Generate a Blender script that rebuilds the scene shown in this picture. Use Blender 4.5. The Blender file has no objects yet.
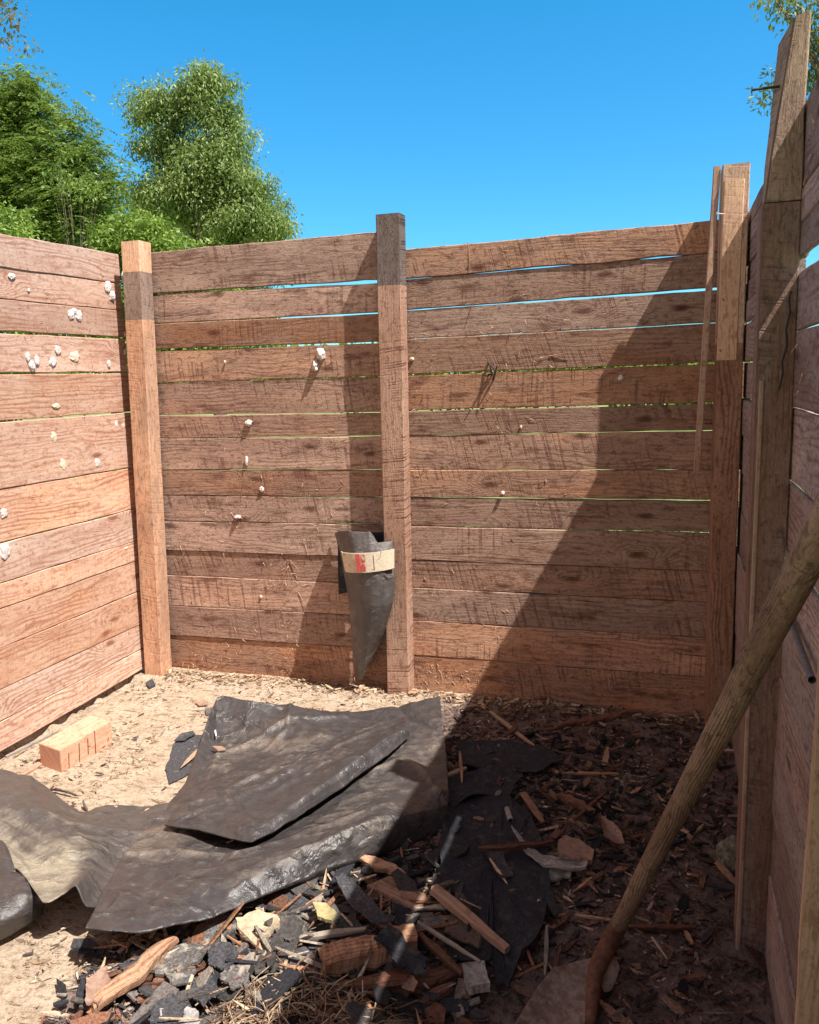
import bpy, bmesh, math, random
import numpy as np
from mathutils import Vector, Matrix, noise
random.seed(7); np.random.seed(7)
R_ = math.radians
# ------------------------------------------------------------ camera, sky, sun, exposure
CX, CY, FP = 409.5, 512.0, 808.0
yaw, pitch, roll = R_(17.9), R_(9.4), R_(-1.65)
FW = Vector((-math.sin(yaw)*math.cos(pitch), math.cos(yaw)*math.cos(pitch), -math.sin(pitch)))
r0 = Vector((math.cos(yaw), math.sin(yaw), 0)); u0 = r0.cross(FW)
RT = r0*math.cos(roll)+u0*math.sin(roll); UP = RT.cross(FW)
EYE = Vector((0, 0, 1.55))
cam = bpy.data.cameras.new('camera'); co = bpy.data.objects.new('camera', cam)
C = bpy.context.scene.collection; C.objects.link(co)
M = Matrix((RT, UP, -FW)).transposed().to_4x4(); M.translation = EYE
co.matrix_world = M
cam.sensor_fit = 'HORIZONTAL'; cam.sensor_width = 36; cam.lens = FP/819*36
cam.clip_start = .02; cam.clip_end = 2000
sc = bpy.context.scene; sc.camera = co
SUND = Vector((-1, .41, -1.83)).normalized()
SUN_EL = math.asin(-SUND.z); SUN_AZ = math.atan2(-SUND.x, -SUND.y)
w = bpy.data.worlds.new('World'); sc.world = w; w.use_nodes = True
wn = w.node_tree; bg = wn.nodes['Background']
sky = wn.nodes.new('ShaderNodeTexSky'); sky.sky_type = 'NISHITA'; sky.sun_disc = False
sky.sun_elevation = SUN_EL; sky.sun_rotation = SUN_AZ
sky.air_density = 1.0; sky.dust_density = .3; sky.ozone_density = 1.6
hsv = wn.nodes.new('ShaderNodeHueSaturation'); hsv.inputs['Saturation'].default_value = 1.45; hsv.inputs['Hue'].default_value = .488; hsv.inputs['Value'].default_value = 1.62
wn.links.new(sky.outputs[0], hsv.inputs['Color'])
# deep azure to the north and low down, paler and more neutral overhead and round the sun
wtc = wn.nodes.new('ShaderNodeTexCoord'); wsx = wn.nodes.new('ShaderNodeSeparateXYZ'); wn.links.new(wtc.outputs['Generated'], wsx.inputs[0])
wma = wn.nodes.new('ShaderNodeMath'); wma.operation = 'MULTIPLY_ADD'; wn.links.new(wsx.outputs[1], wma.inputs[0]); wma.inputs[1].default_value = -.55; wn.links.new(wsx.outputs[2], wma.inputs[2])
wmr = wn.nodes.new('ShaderNodeMapRange'); wmr.interpolation_type = 'SMOOTHSTEP'; wn.links.new(wma.outputs[0], wmr.inputs[0]); wmr.inputs[1].default_value = .1; wmr.inputs[2].default_value = .75
wmx = wn.nodes.new('ShaderNodeMix'); wmx.data_type = 'RGBA'; wn.links.new(wmr.outputs[0], wmx.inputs[0])
wlo = wn.nodes.new('ShaderNodeMapRange'); wlo.interpolation_type = 'SMOOTHSTEP'; wn.links.new(wsx.outputs[2], wlo.inputs[0]); wlo.inputs[1].default_value = 0; wlo.inputs[2].default_value = .5
wtn = wn.nodes.new('ShaderNodeMix'); wtn.data_type = 'RGBA'; wn.links.new(wlo.outputs[0], wtn.inputs[0]); wtn.inputs[6].default_value = (.36, .74, .93, 1); wtn.inputs[7].default_value = (.8, 1, 1.02, 1)
wml = wn.nodes.new('ShaderNodeMix'); wml.data_type = 'RGBA'; wml.blend_type = 'MULTIPLY'; wml.inputs[0].default_value = 1; wn.links.new(hsv.outputs[0], wml.inputs[6]); wn.links.new(wtn.outputs[2], wml.inputs[7]); wn.links.new(wml.outputs[2], wmx.inputs[6])
wh2 = wn.nodes.new('ShaderNodeHueSaturation'); wh2.inputs['Saturation'].default_value = .32; wn.links.new(sky.outputs[0], wh2.inputs['Color']); 
wmu = wn.nodes.new('ShaderNodeMix'); wmu.data_type = 'RGBA'; wmu.blend_type = 'MULTIPLY'; wmu.inputs[0].default_value = 1; wn.links.new(wh2.outputs[0], wmu.inputs[6]); wmu.inputs[7].default_value = (1.12, .93, .9, 1)
wn.links.new(wmu.outputs[2], wmx.inputs[7]); wn.links.new(wmx.outputs[2], bg.inputs['Color'])
bg.inputs['Strength'].default_value = .068
sl = bpy.data.lights.new('sun', 'SUN'); sl.energy = 4.6; sl.angle = R_(.5); sl.color = (1, .955, .89)
so = bpy.data.objects.new('sun', sl); C.objects.link(so); so.rotation_euler = SUND.to_track_quat('-Z', 'Y').to_euler(); so.location = (3, -2, 8)
sc.view_settings.view_transform = 'Standard'; sc.view_settings.look = 'None'
sc.view_settings.exposure = .98; sc.view_settings.gamma = 1; sc.view_settings.use_curve_mapping = False
sc.render.engine = 'CYCLES'
sc.cycles.max_bounces = 8; sc.cycles.diffuse_bounces = 4; sc.cycles.transparent_max_bounces = 8

# ------------------------------------------------------------ helpers
def ray(x, y): return (FW*FP + RT*(x-CX) - UP*(y-CY)).normalized()
def onz(x, y, z=0.): d = ray(x, y); return EYE + d*((z-EYE.z)/d.z)
def ony(x, y, Y): d = ray(x, y); return EYE + d*(Y/d.y)
def onx(x, y, X): d = ray(x, y); return EYE + d*(X/d.x)
def nz(x, y=0., z=0.): return noise.noise(Vector((x, y, z)))
def lin(c):  # sRGB 0-255 -> linear
    return tuple(((v/255+.055)/1.055)**2.4 if v > 10 else v/255/12.92 for v in c)

def tag(o, label=None, cat=None, group=None, kind=None):
    for k, v in (('label', label), ('category', cat), ('group', group), ('kind', kind)):
        if v: o[k] = v
    return o
def empty(name, loc, label, cat, group=None):
    o = bpy.data.objects.new(name, None); C.objects.link(o); o.location = loc; o.empty_display_size = .1
    return tag(o, label, cat, group)

class MB:
    """collects vertices, faces, uv per vertex, colour per vertex, material index per face"""
    def __init__(s): s.v = []; s.f = []; s.uv = []; s.c = []; s.mi = []
    def add(s, verts, faces, uvs=None, col=(.5, .5, .5), mi=0):
        b = len(s.v); s.v += [tuple(p) for p in verts]
        s.f += [tuple(i+b for i in f) for f in faces]; s.mi += [mi]*len(faces)
        s.uv += uvs if uvs else [(p[0]+p[2]*.3, p[1]+p[2]*.5) for p in verts]
        s.c += [col]*len(verts) if not isinstance(col, list) else col
    def build(s, name, mats, parent=None, smooth=False):
        me = bpy.data.meshes.new(name); me.from_pydata(s.v, [], s.f)
        if not isinstance(mats, (list, tuple)): mats = [mats]
        for m in mats: me.materials.append(m)
        if any(s.mi): me.polygons.foreach_set('material_index', s.mi)
        li = np.empty(len(me.loops), np.int32); me.loops.foreach_get('vertex_index', li)
        uvl = me.uv_layers.new(name='UVMap'); uvl.data.foreach_set('uv', np.array(s.uv, np.float32)[li].ravel())
        ca = me.color_attributes.new('Col', 'FLOAT_COLOR', 'POINT')
        cc = np.ones((len(s.v), 4), np.float32); cc[:, :3] = np.array(s.c, np.float32); ca.data.foreach_set('color', cc.ravel())
        if smooth: me.polygons.foreach_set('use_smooth', [True]*len(me.polygons))
        me.update()
        o = bpy.data.objects.new(name, me); C.objects.link(o)
        if parent is not None:
            o.parent = parent; o.matrix_parent_inverse = Matrix.Translation(-parent.location)
        return o

# ------------------------------------------------------------ materials
class NT:
    def __init__(s, name):
        s.m = bpy.data.materials.new(name); s.m.use_nodes = True; s.t = s.m.node_tree
        s.b = s.t.nodes['Principled BSDF']; s.out = s.t.nodes['Material Output']
    def n(s, ty, **kw):
        nd = s.t.nodes.new(ty)
        for k, v in kw.items(): setattr(nd, k, v)
        return nd
    def link(s, a, b): s.t.links.new(a, b)
    def setin(s, sock, v):
        if isinstance(v, bpy.types.NodeSocket): s.link(v, sock)
        elif v is not None: sock.default_value = v
    def math(s, op, a, b=None, c=None, clamp=False):
        nd = s.n('ShaderNodeMath', operation=op, use_clamp=clamp)
        for i, v in enumerate((a, b, c)): s.setin(nd.inputs[i], v)
        return nd.outputs[0]
    def noise(s, vec, scale=1., detail=3., rough=.55, dist=0.):
        nd = s.n('ShaderNodeTexNoise'); s.setin(nd.inputs['Vector'], vec)
        nd.inputs['Scale'].default_value = scale; nd.inputs['Detail'].default_value = detail
        nd.inputs['Roughness'].default_value = rough; nd.inputs['Distortion'].default_value = dist
        return nd.outputs[0]
    def scale(s, vec, sc_):
        nd = s.n('ShaderNodeVectorMath', operation='MULTIPLY'); s.setin(nd.inputs[0], vec); nd.inputs[1].default_value = sc_
        return nd.outputs[0]
    def mapr(s, v, a, b, c=0., d=1., smooth=True):
        nd = s.n('ShaderNodeMapRange'); nd.interpolation_type = 'SMOOTHSTEP' if smooth else 'LINEAR'
        s.setin(nd.inputs[0], v)
        for i, q in enumerate((a, b, c, d)): nd.inputs[i+1].default_value = q
        return nd.outputs[0]
    def mix(s, fac, a, b, mode='MIX'):
        nd = s.n('ShaderNodeMix', data_type='RGBA', blend_type=mode)
        s.setin(nd.inputs[0], fac)
        for i, v in ((6, a), (7, b)):
            if isinstance(v, tuple) and len(v) == 3: v = (*v, 1)
            s.setin(nd.inputs[i], v)
        return nd.outputs[2]
    def bump(s, h, dist=.002, strength=1.):
        nd = s.n('ShaderNodeBump'); s.link(h, nd.inputs['Height']); nd.inputs['Distance'].default_value = dist; nd.inputs['Strength'].default_value = strength
        s.link(nd.outputs[0], s.b.inputs['Normal'])

def wood(name, c1, c2, dark, saw=.25, sawscale=.018, ring=.45, knots=.8, grey=None, greyamt=.35, bumpd=.003, ringp=.015, sawtilt=3., crack=.7, knotgate=.78, patchamt=.3):
    t = NT(name); uvn = t.n('ShaderNodeUVMap'); uvn.uv_map = 'UVMap'; uv = uvn.outputs[0]
    at = t.n('ShaderNodeAttribute', attribute_name='Col'); sp = t.n('ShaderNodeSeparateColor'); t.link(at.outputs[0], sp.inputs[0])
    sx = t.n('ShaderNodeSeparateXYZ'); t.link(uv, sx.inputs[0]); u, v = sx.outputs[0], sx.outputs[1]
    # knots
    vo = t.n('ShaderNodeTexVoronoi', voronoi_dimensions='2D', feature='F1'); t.link(t.scale(uv, (1.5, 4.2, 1)), vo.inputs['Vector']); vo.inputs['Scale'].default_value = 1.6
    vs = t.n('ShaderNodeSeparateColor'); t.link(vo.outputs['Color'], vs.inputs[0])
    gate = t.math('GREATER_THAN', vs.outputs[0], knotgate)
    wob = t.math('MULTIPLY', t.noise(t.scale(uv, (18, 45, 1)), 1, 4, .7), .13)
    kd = t.math('ADD', vo.outputs['Distance'], wob)
    kmask = t.math('MULTIPLY', t.mapr(kd, .09, .21, 1, 0), gate)
    kinf = t.math('MULTIPLY', t.mapr(kd, .03, .55, 1, 0), gate)
    n1 = t.noise(t.scale(uv, (1.6, 6.5, 1)), 1, 2.5)
    n1b = t.noise(t.scale(uv, (14, 30, 1)), 1, 1.5)
    fld = t.math('ADD', v, t.math('MULTIPLY', n1, .13)); fld = t.math('ADD', fld, t.math('MULTIPLY', kinf, .12)); fld = t.math('ADD', fld, t.math('MULTIPLY', n1b, .008))
    rg = t.math('MULTIPLY_ADD', t.math('SINE', t.math('MULTIPLY', fld, 2*math.pi/ringp)), .5, .5)
    rg = t.math('POWER', rg, 2.5)
    rmod = t.mapr(t.noise(t.scale(uv, (2.2, 9, 1)), 1, 2), .36, .62)
    rg = t.math('MULTIPLY', rg, rmod)
    fine = t.noise(t.scale(uv, (7, 170, 1)), 1, 3, .7)
    fine2 = t.noise(t.scale(uv, (60, 330, 1)), 1, 2, .7)
    speck = t.noise(t.scale(uv, (90, 130, 1)), 1, 3, .8)
    sfld = t.math('ADD', u, t.math('MULTIPLY', v, t.math('MULTIPLY_ADD', sp.outputs[2], sawtilt*.16, -sawtilt*.04)))
    cb = t.n('ShaderNodeCombineXYZ'); t.link(t.math('MULTIPLY', t.math('MULTIPLY', sfld, 1.5/sawscale), t.math('MULTIPLY_ADD', sp.outputs[1], .8, .55)), cb.inputs[0]); t.link(t.math('MULTIPLY', v, 2.2), cb.inputs[1])
    sw = t.mapr(t.noise(cb.outputs[0], 1, 2, .6), .50, .66)
    smod = t.mapr(t.noise(t.scale(uv, (2.1, 6, 1)), 1, 3), .44, .58)
    smod = t.math('MULTIPLY', smod, t.mapr(speck, .35, .55, .3, 1))
    sw = t.math('MULTIPLY', sw, smod)
    blot = t.noise(t.scale(uv, (1.8, 5, 1)), 1, 5, .62)
    patch = t.noise(t.scale(uv, (4., 17, 1)), 1, 5, .65, .25)
    col = t.mix(t.mapr(blot, .33, .67), c1, c2)
    hsvn = t.n('ShaderNodeHueSaturation'); t.link(col, hsvn.inputs['Color']); t.link(t.mapr(sp.outputs[0], 0, 1, .66, 1.28, False), hsvn.inputs['Value']); t.link(t.mapr(sp.outputs[1], 0, 1, .7, 1.1, False), hsvn.inputs['Saturation']); col = hsvn.outputs[0]
    if grey: col = t.mix(t.math('MULTIPLY', t.mapr(t.math('ADD', t.noise(t.scale(uv, (1.1, 4.3, 1)), 2, 4, .65), t.math('MULTIPLY', sp.outputs[2], .22)), .48, .72), greyamt), col, grey)
    dk = (*dark, 1)
    col = t.mix(t.math('MULTIPLY', rg, ring), col, dk)
    col = t.mix(t.mapr(fine, .52, .78, 0, .5), col, dk)
    col = t.mix(t.mapr(fine2, .36, .14, 0, .7), col, dk)
    col = t.mix(t.mapr(speck, .56, .72, 0, .8), col, dk)
    col = t.mix(t.mapr(speck, .42, .26, 0, .45), col, (.66, .46, .33, 1))
    col = t.mix(t.mapr(patch, .52, .72, 0, patchamt), col, dk)
    med = t.noise(t.scale(uv, (26, 60, 1)), 1, 4, .75, .8); col = t.mix(t.mapr(med, .48, .66, 0, .62), col, dk)
    col = t.mix(t.math('MULTIPLY', sw, saw), col, dk)
    ker = t.mapr(kd, .02, .1, 1, 0); 
    col = t.mix(t.math('MULTIPLY', kmask, knots), col, (dark[0]*.75, dark[1]*.6, dark[2]*.6, 1))
    ck = t.noise(t.scale(uv, (1.6, 75, 1)), 1, 2, .5, .4)
    ckm = t.mapr(ck, .735, .765, 0, crack)
    col = t.mix(ckm, col, (.015, .01, .008, 1))
    t.link(col, t.b.inputs['Base Color']); t.b.inputs['Roughness'].default_value = .88; t.b.inputs['Specular IOR Level'].default_value = .15
    h = t.math('ADD', t.math('MULTIPLY', rg, -.15), t.math('MULTIPLY', fine, .5)); h = t.math('ADD', h, t.math('MULTIPLY', sw, -.4)); h = t.math('ADD', h, t.math('MULTIPLY', speck, .5)); h = t.math('ADD', h, t.math('MULTIPLY', fine2, .35)); h = t.math('ADD', h, t.math('MULTIPLY', ckm, -1.5)); h = t.math('ADD', h, t.math('MULTIPLY', patch, -.3))
    t.bump(h, bumpd)
    return t.m

def rough_mat(name, c1, c2, sc_=40, rough=.9, bumpd=.002, spec=.2, c3=None, w3=(.6, .75), detail=5, vcol=0.):
    """speckled two/three-tone material in object space"""
    t = NT(name); tc = t.n('ShaderNodeTexCoord'); ob = tc.outputs['Object']
    a = t.noise(ob, sc_, detail, .7); b = t.noise(ob, sc_*.2, 3, .6)
    col = t.mix(t.mapr(a, .35, .65), c1, c2)
    if c3: col = t.mix(t.mapr(b, w3[0], w3[1]), col, c3)
    if vcol:
        at = t.n('ShaderNodeAttribute', attribute_name='Col'); col = t.mix(vcol, col, at.outputs[0], 'MULTIPLY')
    t.link(col, t.b.inputs['Base Color']); t.b.inputs['Roughness'].default_value = rough; t.b.inputs['Specular IOR Level'].default_value = spec
    t.bump(t.math('ADD', a, t.math('MULTIPLY', b, .6)), bumpd)
    return t.m
def vcol_mat(name, rough=.85, spec=.2, sc_=120):
    t = NT(name); at = t.n('ShaderNodeAttribute', attribute_name='Col'); tc = t.n('ShaderNodeTexCoord')
    a = t.noise(tc.outputs['Object'], sc_, 4, .7); h = t.n('ShaderNodeHueSaturation'); t.link(at.outputs[0], h.inputs['Color']); t.link(t.mapr(a, .3, .7, .55, 1.4), h.inputs['Value'])
    t.link(h.outputs[0], t.b.inputs['Base Color']); t.b.inputs['Roughness'].default_value = rough; t.b.inputs['Specular IOR Level'].default_value = spec
    t.bump(a, .0015)
    return t.m

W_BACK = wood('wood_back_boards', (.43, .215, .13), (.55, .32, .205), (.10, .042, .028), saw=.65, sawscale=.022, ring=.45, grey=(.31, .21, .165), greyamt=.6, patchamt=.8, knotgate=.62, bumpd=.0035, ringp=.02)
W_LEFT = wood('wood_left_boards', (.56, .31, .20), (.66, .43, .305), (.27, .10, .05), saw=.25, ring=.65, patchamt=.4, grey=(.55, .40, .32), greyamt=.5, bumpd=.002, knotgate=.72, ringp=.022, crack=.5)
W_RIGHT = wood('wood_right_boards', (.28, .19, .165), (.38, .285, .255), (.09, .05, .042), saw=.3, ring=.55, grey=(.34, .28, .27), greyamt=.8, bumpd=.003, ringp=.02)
W_POST = wood('wood_post_tan', (.50, .26, .15), (.60, .35, .215), (.20, .08, .045), saw=.15, ring=.3, grey=(.30, .22, .17), greyamt=.5, bumpd=.002, knotgate=.85, crack=.3)
W_POSTSAW = wood('wood_post_rough_sawn', (.49, .265, .17), (.58, .35, .24), (.14, .06, .04), saw=.95, sawscale=.016, ring=.1, bumpd=.005, sawtilt=5., knotgate=.9, crack=.25)
W_GREYSAW = wood('wood_weathered_grey_sawn', (.17, .125, .105), (.25, .19, .165), (.06, .04, .032), saw=.9, sawscale=.02, ring=.1, bumpd=.005, sawtilt=5., knots=.3, crack=.3)
W_STAIN = wood('wood_weathered_grey', (.23, .155, .12), (.32, .22, .175), (.07, .045, .04), saw=.1, ring=.2, bumpd=.002, knots=.3)
W_FRESH = wood('wood_fresh_orange', (.60, .33, .19), (.68, .42, .26), (.36, .14, .07), saw=.05, ring=.35, bumpd=.001, knotgate=.85, crack=.2)
W_DARKPOST = wood('wood_redbrown_post', (.26, .10, .035), (.34, .15, .065), (.08, .028, .012), saw=.05, ring=.6, bumpd=.0015, ringp=.02, knotgate=.8, crack=.3)
W_PINE = wood('wood_pine_batten', (.52, .29, .155), (.60, .36, .2), (.26, .12, .06), saw=.05, ring=.35, bumpd=.001, knotgate=.75, crack=.2)
W_OLD = wood('wood_old_brown_post', (.27, .155, .115), (.37, .23, .18), (.08, .045, .032), saw=.5, sawscale=.014, ring=.2, grey=(.28, .22, .19), greyamt=.6, bumpd=.004, knotgate=.8)
W_HEAD = wood('wood_bleached_sawn_head', (.27, .195, .15), (.38, .285, .225), (.12, .08, .06), saw=.8, sawscale=.016, ring=.1, bumpd=.006, sawtilt=4., knots=.3, crack=.5)
W_HANDLE = wood('wood_shovel_handle', (.21, .128, .09), (.34, .225, .165), (.05, .028, .02), saw=0, ring=.75, bumpd=.005, knotgate=.95, ringp=.0085, crack=1.)
W_BLOCK = wood('wood_cut_block', (.56, .28, .18), (.64, .37, .25), (.42, .14, .08), saw=.0, ring=.3, bumpd=.0008, ringp=.03, knotgate=.97, crack=.1)
W_SPLIT = wood('wood_split_orange', (.42, .2, .10), (.56, .33, .19), (.14, .055, .03), saw=0, ring=.6, bumpd=.004, ringp=.014, knotgate=.97, crack=.9)
W_BARK = wood('wood_red_bark', (.15, .06, .035), (.28, .13, .075), (.04, .018, .012), saw=0, ring=.7, bumpd=.006, ringp=.014, knotgate=.97, crack=.9)
W_STAKE = wood('wood_stake_tan', (.40, .23, .15), (.50, .32, .22), (.22, .10, .06), saw=0, ring=.35, bumpd=.001, knotgate=.97)
W_YELLOW = wood('wood_yellow_strip', (.38, .25, .165), (.47, .33, .225), (.24, .13, .07), saw=0, ring=.4, bumpd=.002, knotgate=.97)
W_BROWNBLK = wood('wood_brown_offcut', (.26, .14, .085), (.34, .2, .13), (.12, .055, .03), saw=.1, ring=.4, bumpd=.001, knotgate=.97)
W_GREYSTICK = wood('wood_grey_stick', (.30, .25, .2), (.42, .36, .29), (.12, .09, .07), saw=0, ring=.3, bumpd=.002, knotgate=.97)
W_DARKSTICK = wood('wood_dark_stick', (.07, .05, .042), (.12, .09, .075), (.02, .015, .012), saw=0, ring=.3, bumpd=.003, knotgate=.97)
HOLE = rough_mat('pale_torn_fibres', (.80, .75, .72), (.58, .48, .43), 150, c3=(.76, .73, .72), bumpd=.004)
TARP = None
def rubber(name, base, dust, dustlo, dusthi, rough=.42, streak=True):
    t = NT(name); tc = t.n('ShaderNodeTexCoord'); ob = tc.outputs['Object']; uvn = t.n('ShaderNodeUVMap'); uvn.uv_map = 'UVMap'
    big = t.noise(ob, 3.2, 6, .68, .4); fine = t.noise(ob, 170, 3, .7); mid = t.noise(ob, 22, 5, .7, .3)
    st = t.noise(t.scale(uvn.outputs[0], (1.2, 9, 1)), 1, 5, .7, .8)
    d = t.math('ADD', t.math('MULTIPLY', big, .45), t.math('MULTIPLY', mid, .27)); d = t.math('ADD', d, t.math('MULTIPLY', st, .28))
    at = t.n('ShaderNodeAttribute', attribute_name='Col'); sp = t.n('ShaderNodeSeparateColor'); t.link(at.outputs[0], sp.inputs[0])
    d = t.math('ADD', d, t.math('MULTIPLY_ADD', sp.outputs[0], .4, -.2))
    dm = t.mapr(d, dustlo, dusthi); dm = t.math('MULTIPLY', dm, t.mapr(fine, .25, .6, .45, 1))
    sk = t.noise(ob, 85, 3, .8); spk = t.mapr(sk, .70, .74)
    dm2 = t.math('MAXIMUM', t.math('MULTIPLY', dm, .8), t.math('MULTIPLY', spk, .85))
    base_c = t.mix(t.mapr(mid, .3, .7), base, tuple(min(1, b*1.45) for b in base))
    col = t.mix(dm2, base_c, dust)
    # pale scratches
    v = t.n('ShaderNodeTexVoronoi', feature='DISTANCE_TO_EDGE'); t.link(ob, v.inputs['Vector']); v.inputs['Scale'].default_value = 2.3
    scr = t.math('MULTIPLY', t.mapr(v.outputs['Distance'], .004, .0, 0, .35), t.mapr(mid, .5, .65))
    col = t.mix(scr, col, (.4, .34, .28, 1))
    t.link(col, t.b.inputs['Base Color']); t.link(t.math('ADD', t.math('MULTIPLY', dm2, .4), t.mapr(mid, .3, .7, rough-.06, rough+.1)), t.b.inputs['Roughness'])
    t.b.inputs['Specular IOR Level'].default_value = .5
    wv = t.n('ShaderNodeVectorMath', operation='ADD'); t.link(t.scale(ob, (5.5, 9, 7)), wv.inputs[0])
    nn_ = t.n('ShaderNodeTexNoise'); t.link(ob, nn_.inputs['Vector']); nn_.inputs['Scale'].default_value = 7; nn_.inputs['Detail'].default_value = 3; t.link(t.scale(nn_.outputs['Color'], (1.2, 1.2, 1.2)), wv.inputs[1])
    cv = t.n('ShaderNodeTexVoronoi', feature='DISTANCE_TO_EDGE'); t.link(wv.outputs[0], cv.inputs['Vector']); cv.inputs['Scale'].default_value = 1.
    cr = t.math('MULTIPLY', t.mapr(cv.outputs['Distance'], 0, .16, 1, 0, False), t.mapr(big, .42, .6))
    t.bump(t.math('ADD', t.math('ADD', t.math('MULTIPLY', fine, .12), t.math('MULTIPLY', mid, .35)), t.math('MULTIPLY', cr, .7)), .011)
    return t.m
RUBBER = rubber('black_rubber_membrane', (.042, .037, .037), (.30, .235, .175), .46, .76, rough=.36)
RUBBER_D = rubber('dusty_rubber_membrane', (.06, .052, .048), (.42, .36, .26), .40, .70)
RUBBER_H = rubber('hanging_rubber', (.08, .07, .067), (.29, .24, .20), .46, .7, rough=.55)
TAR = rough_mat('black_tar_paper', (.010, .011, .016), (.032, .034, .046), 170, .8, .004, .3, c3=(.065, .06, .06), w3=(.5, .75))
SHING = rough_mat('grey_mineral_shingle', (.05, .046, .044), (.17, .155, .145), 160, .95, .0015, .15, c3=(.33, .29, .24), w3=(.5, .72))
SHINGD = rough_mat('dark_grey_shingle', (.03, .03, .034), (.085, .08, .085), 140, .9, .002, .25, c3=(.2, .18, .16), w3=(.58, .8))
PALE = rough_mat('pale_grey_peel', (.22, .2, .19), (.40, .375, .35), 60, .85, .003, .2, c3=(.12, .1, .09), w3=(.55, .7))
CLAY = rough_mat('tan_crust', (.38, .30, .2), (.54, .44, .31), 80, .95, .004, .1, c3=(.25, .2, .15), w3=(.6, .75))
YELLOW = rough_mat('yellow_foam', (.32, .27, .13), (.42, .36, .2), 70, .9, .002, .1, c3=(.25, .2, .12), w3=(.55, .7))
TANPEEL = rough_mat('tan_bark_peel', (.26, .16, .12), (.36, .24, .18), 50, .85, .003, .2, c3=(.16, .09, .065), w3=(.55, .7))
STONE = rough_mat('mossy_grey_stone', (.10, .085, .06), (.27, .24, .19), 45, .9, .006, .2, c3=(.07, .075, .025), w3=(.5, .65))
RUST = rough_mat('rusty_steel', (.09, .038, .022), (.17, .075, .042), 60, .75, .002, .35, c3=(.08, .035, .02), w3=(.52, .7))
BLADE = rough_mat('dusty_rusty_blade', (.17, .115, .09), (.33, .245, .2), 45, .8, .002, .3, c3=(.15, .07, .045), w3=(.5, .66))
STEEL = rough_mat('dark_steel', (.10, .09, .09), (.18, .16, .16), 90, .5, .001, .5)
BLACK = rough_mat('black_cord', (.012, .012, .012), (.025, .024, .024), 90, .6, .001, .4)
LATH = rough_mat('pale_dirty_lath', (.60, .50, .36), (.72, .62, .47), 90, .85, .0015, .2, c3=(.45, .34, .23), w3=(.58, .72))
RED = rough_mat('red_paint', (.55, .06, .05), (.62, .12, .10), 100, .7, .001, .3, c3=(.62, .42, .32), w3=(.62, .66))
LITTER = vcol_mat('litter_chips')
LEAFM = None

# ------------------------------------------------------------ board / post builders
def ringbar(mb, P, along, up, nrm, L0, L1, zb, zt, th, off=0., rnd=None, seed=0., step=.07, jag=.003, mi=0, chamf=.003, uoff=None):
    """board: runs P+along*s for s in L0..L1; lower/upper edge functions zb(s), zt(s); thickness th away from nrm"""
    n = max(2, int((L1-L0)/step)); V = []; UV = []
    ou, ov = (random.uniform(0, 60), random.uniform(0, 60)) if uoff is None else uoff
    for i in range(n+1):
        s = L0+(L1-L0)*i/n
        b = zb(s)+jag*nz(s*6, seed, 1)+jag*.5*nz(s*25, seed, 5); t = zt(s)+jag*nz(s*6, seed, 2)+jag*.5*nz(s*25, seed, 7)
        bow = off+.003*nz(s*1.5, seed, 3)
        c = chamf; prof = [(b+c, 0), (t-c, 0), (t, -c), (t, -th+c), (t-c, -th), (b+c, -th), (b, -th+c), (b, -c)]
        per = 0; last = None
        for (zz, d) in prof:
            V.append(P+along*s+up*zz+nrm*(d+bow))
            if last: per += math.hypot(zz-last[0], d-last[1])
            last = (zz, d); UV.append((s+ou, b+per+ov))
    F = []
    for i in range(n):
        for k in range(8):
            k2 = (k+1) % 8; F.append((i*8+k, (i+1)*8+k, (i+1)*8+k2, i*8+k2))
    F.append(tuple(range(7, -1, -1))); F.append(tuple(n*8+k for k in range(8)))
    cross = along.cross(up)
    if cross.dot(nrm) > 0: F = [tuple(reversed(f)) for f in F]
    F = [tuple(reversed(f)) for f in F]
    mb.add(V, F, UV, rnd or (random.random(), random.random(), random.random()), mi)

XA = Vector((1, 0, 0)); YA = Vector((0, 1, 0)); ZA = Vector((0, 0, 1))
BY, LX, RX = 3.69, -2.71, .285
def splinters(name, spots, nrm, parent, n_each=5, mat=None, size=(.006, .035)):
    mb = MB()
    for (p, sp) in spots:
        for k in range(n_each):
            q = p+Vector((random.gauss(0, sp), random.gauss(0, sp), random.gauss(0, sp)))
            q = q-nrm*((q-p).dot(nrm))
            L = random.uniform(*size); d = Vector((random.gauss(0, 1), random.gauss(0, 1), random.gauss(0, 1)-.3)).normalized()
            d = (d-nrm*d.dot(nrm)*.7+nrm*.15).normalized(); wd = d.cross(nrm).normalized()*random.uniform(.0006, .002)
            q = q+nrm*.003; c = random.choice([(.55, .38, .25), (.42, .24, .14), (.62, .48, .34), (.2, .1, .06)])
            a, b_ = q, q+d*L
            mb.add([a-wd, a+wd, a+nrm*.002, b_], [(0, 1, 3), (1, 2, 3), (2, 0, 3), (0, 2, 1)], None, c)
    if mb.v:
        o = mb.build(name, LITTER, parent); o['kind'] = 'stuff'

# ---- ground outside and the floor of the pen
t = NT('grass_ground'); tc = t.n('ShaderNodeTexCoord'); a = t.noise(tc.outputs['Object'], 14, 6, .75); b = t.noise(tc.outputs['Object'], .5, 4)
col = t.mix(t.mapr(a, .3, .7), (.10, .16, .03), (.26, .34, .09)); col = t.mix(t.mapr(b, .45, .6), col, (.22, .26, .09))
t.link(col, t.b.inputs['Base Color']); t.b.inputs['Roughness'].default_value = .9; GRASSM = t.m
mb = MB(); S = 600; mb.add([(-S, -S, -.16), (S, -S, -.16), (S, S, -.16), (-S, S, -.16)], [(0, 1, 2, 3)]); g = mb.build('ground', GRASSM); tag(g, kind='structure')

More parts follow.
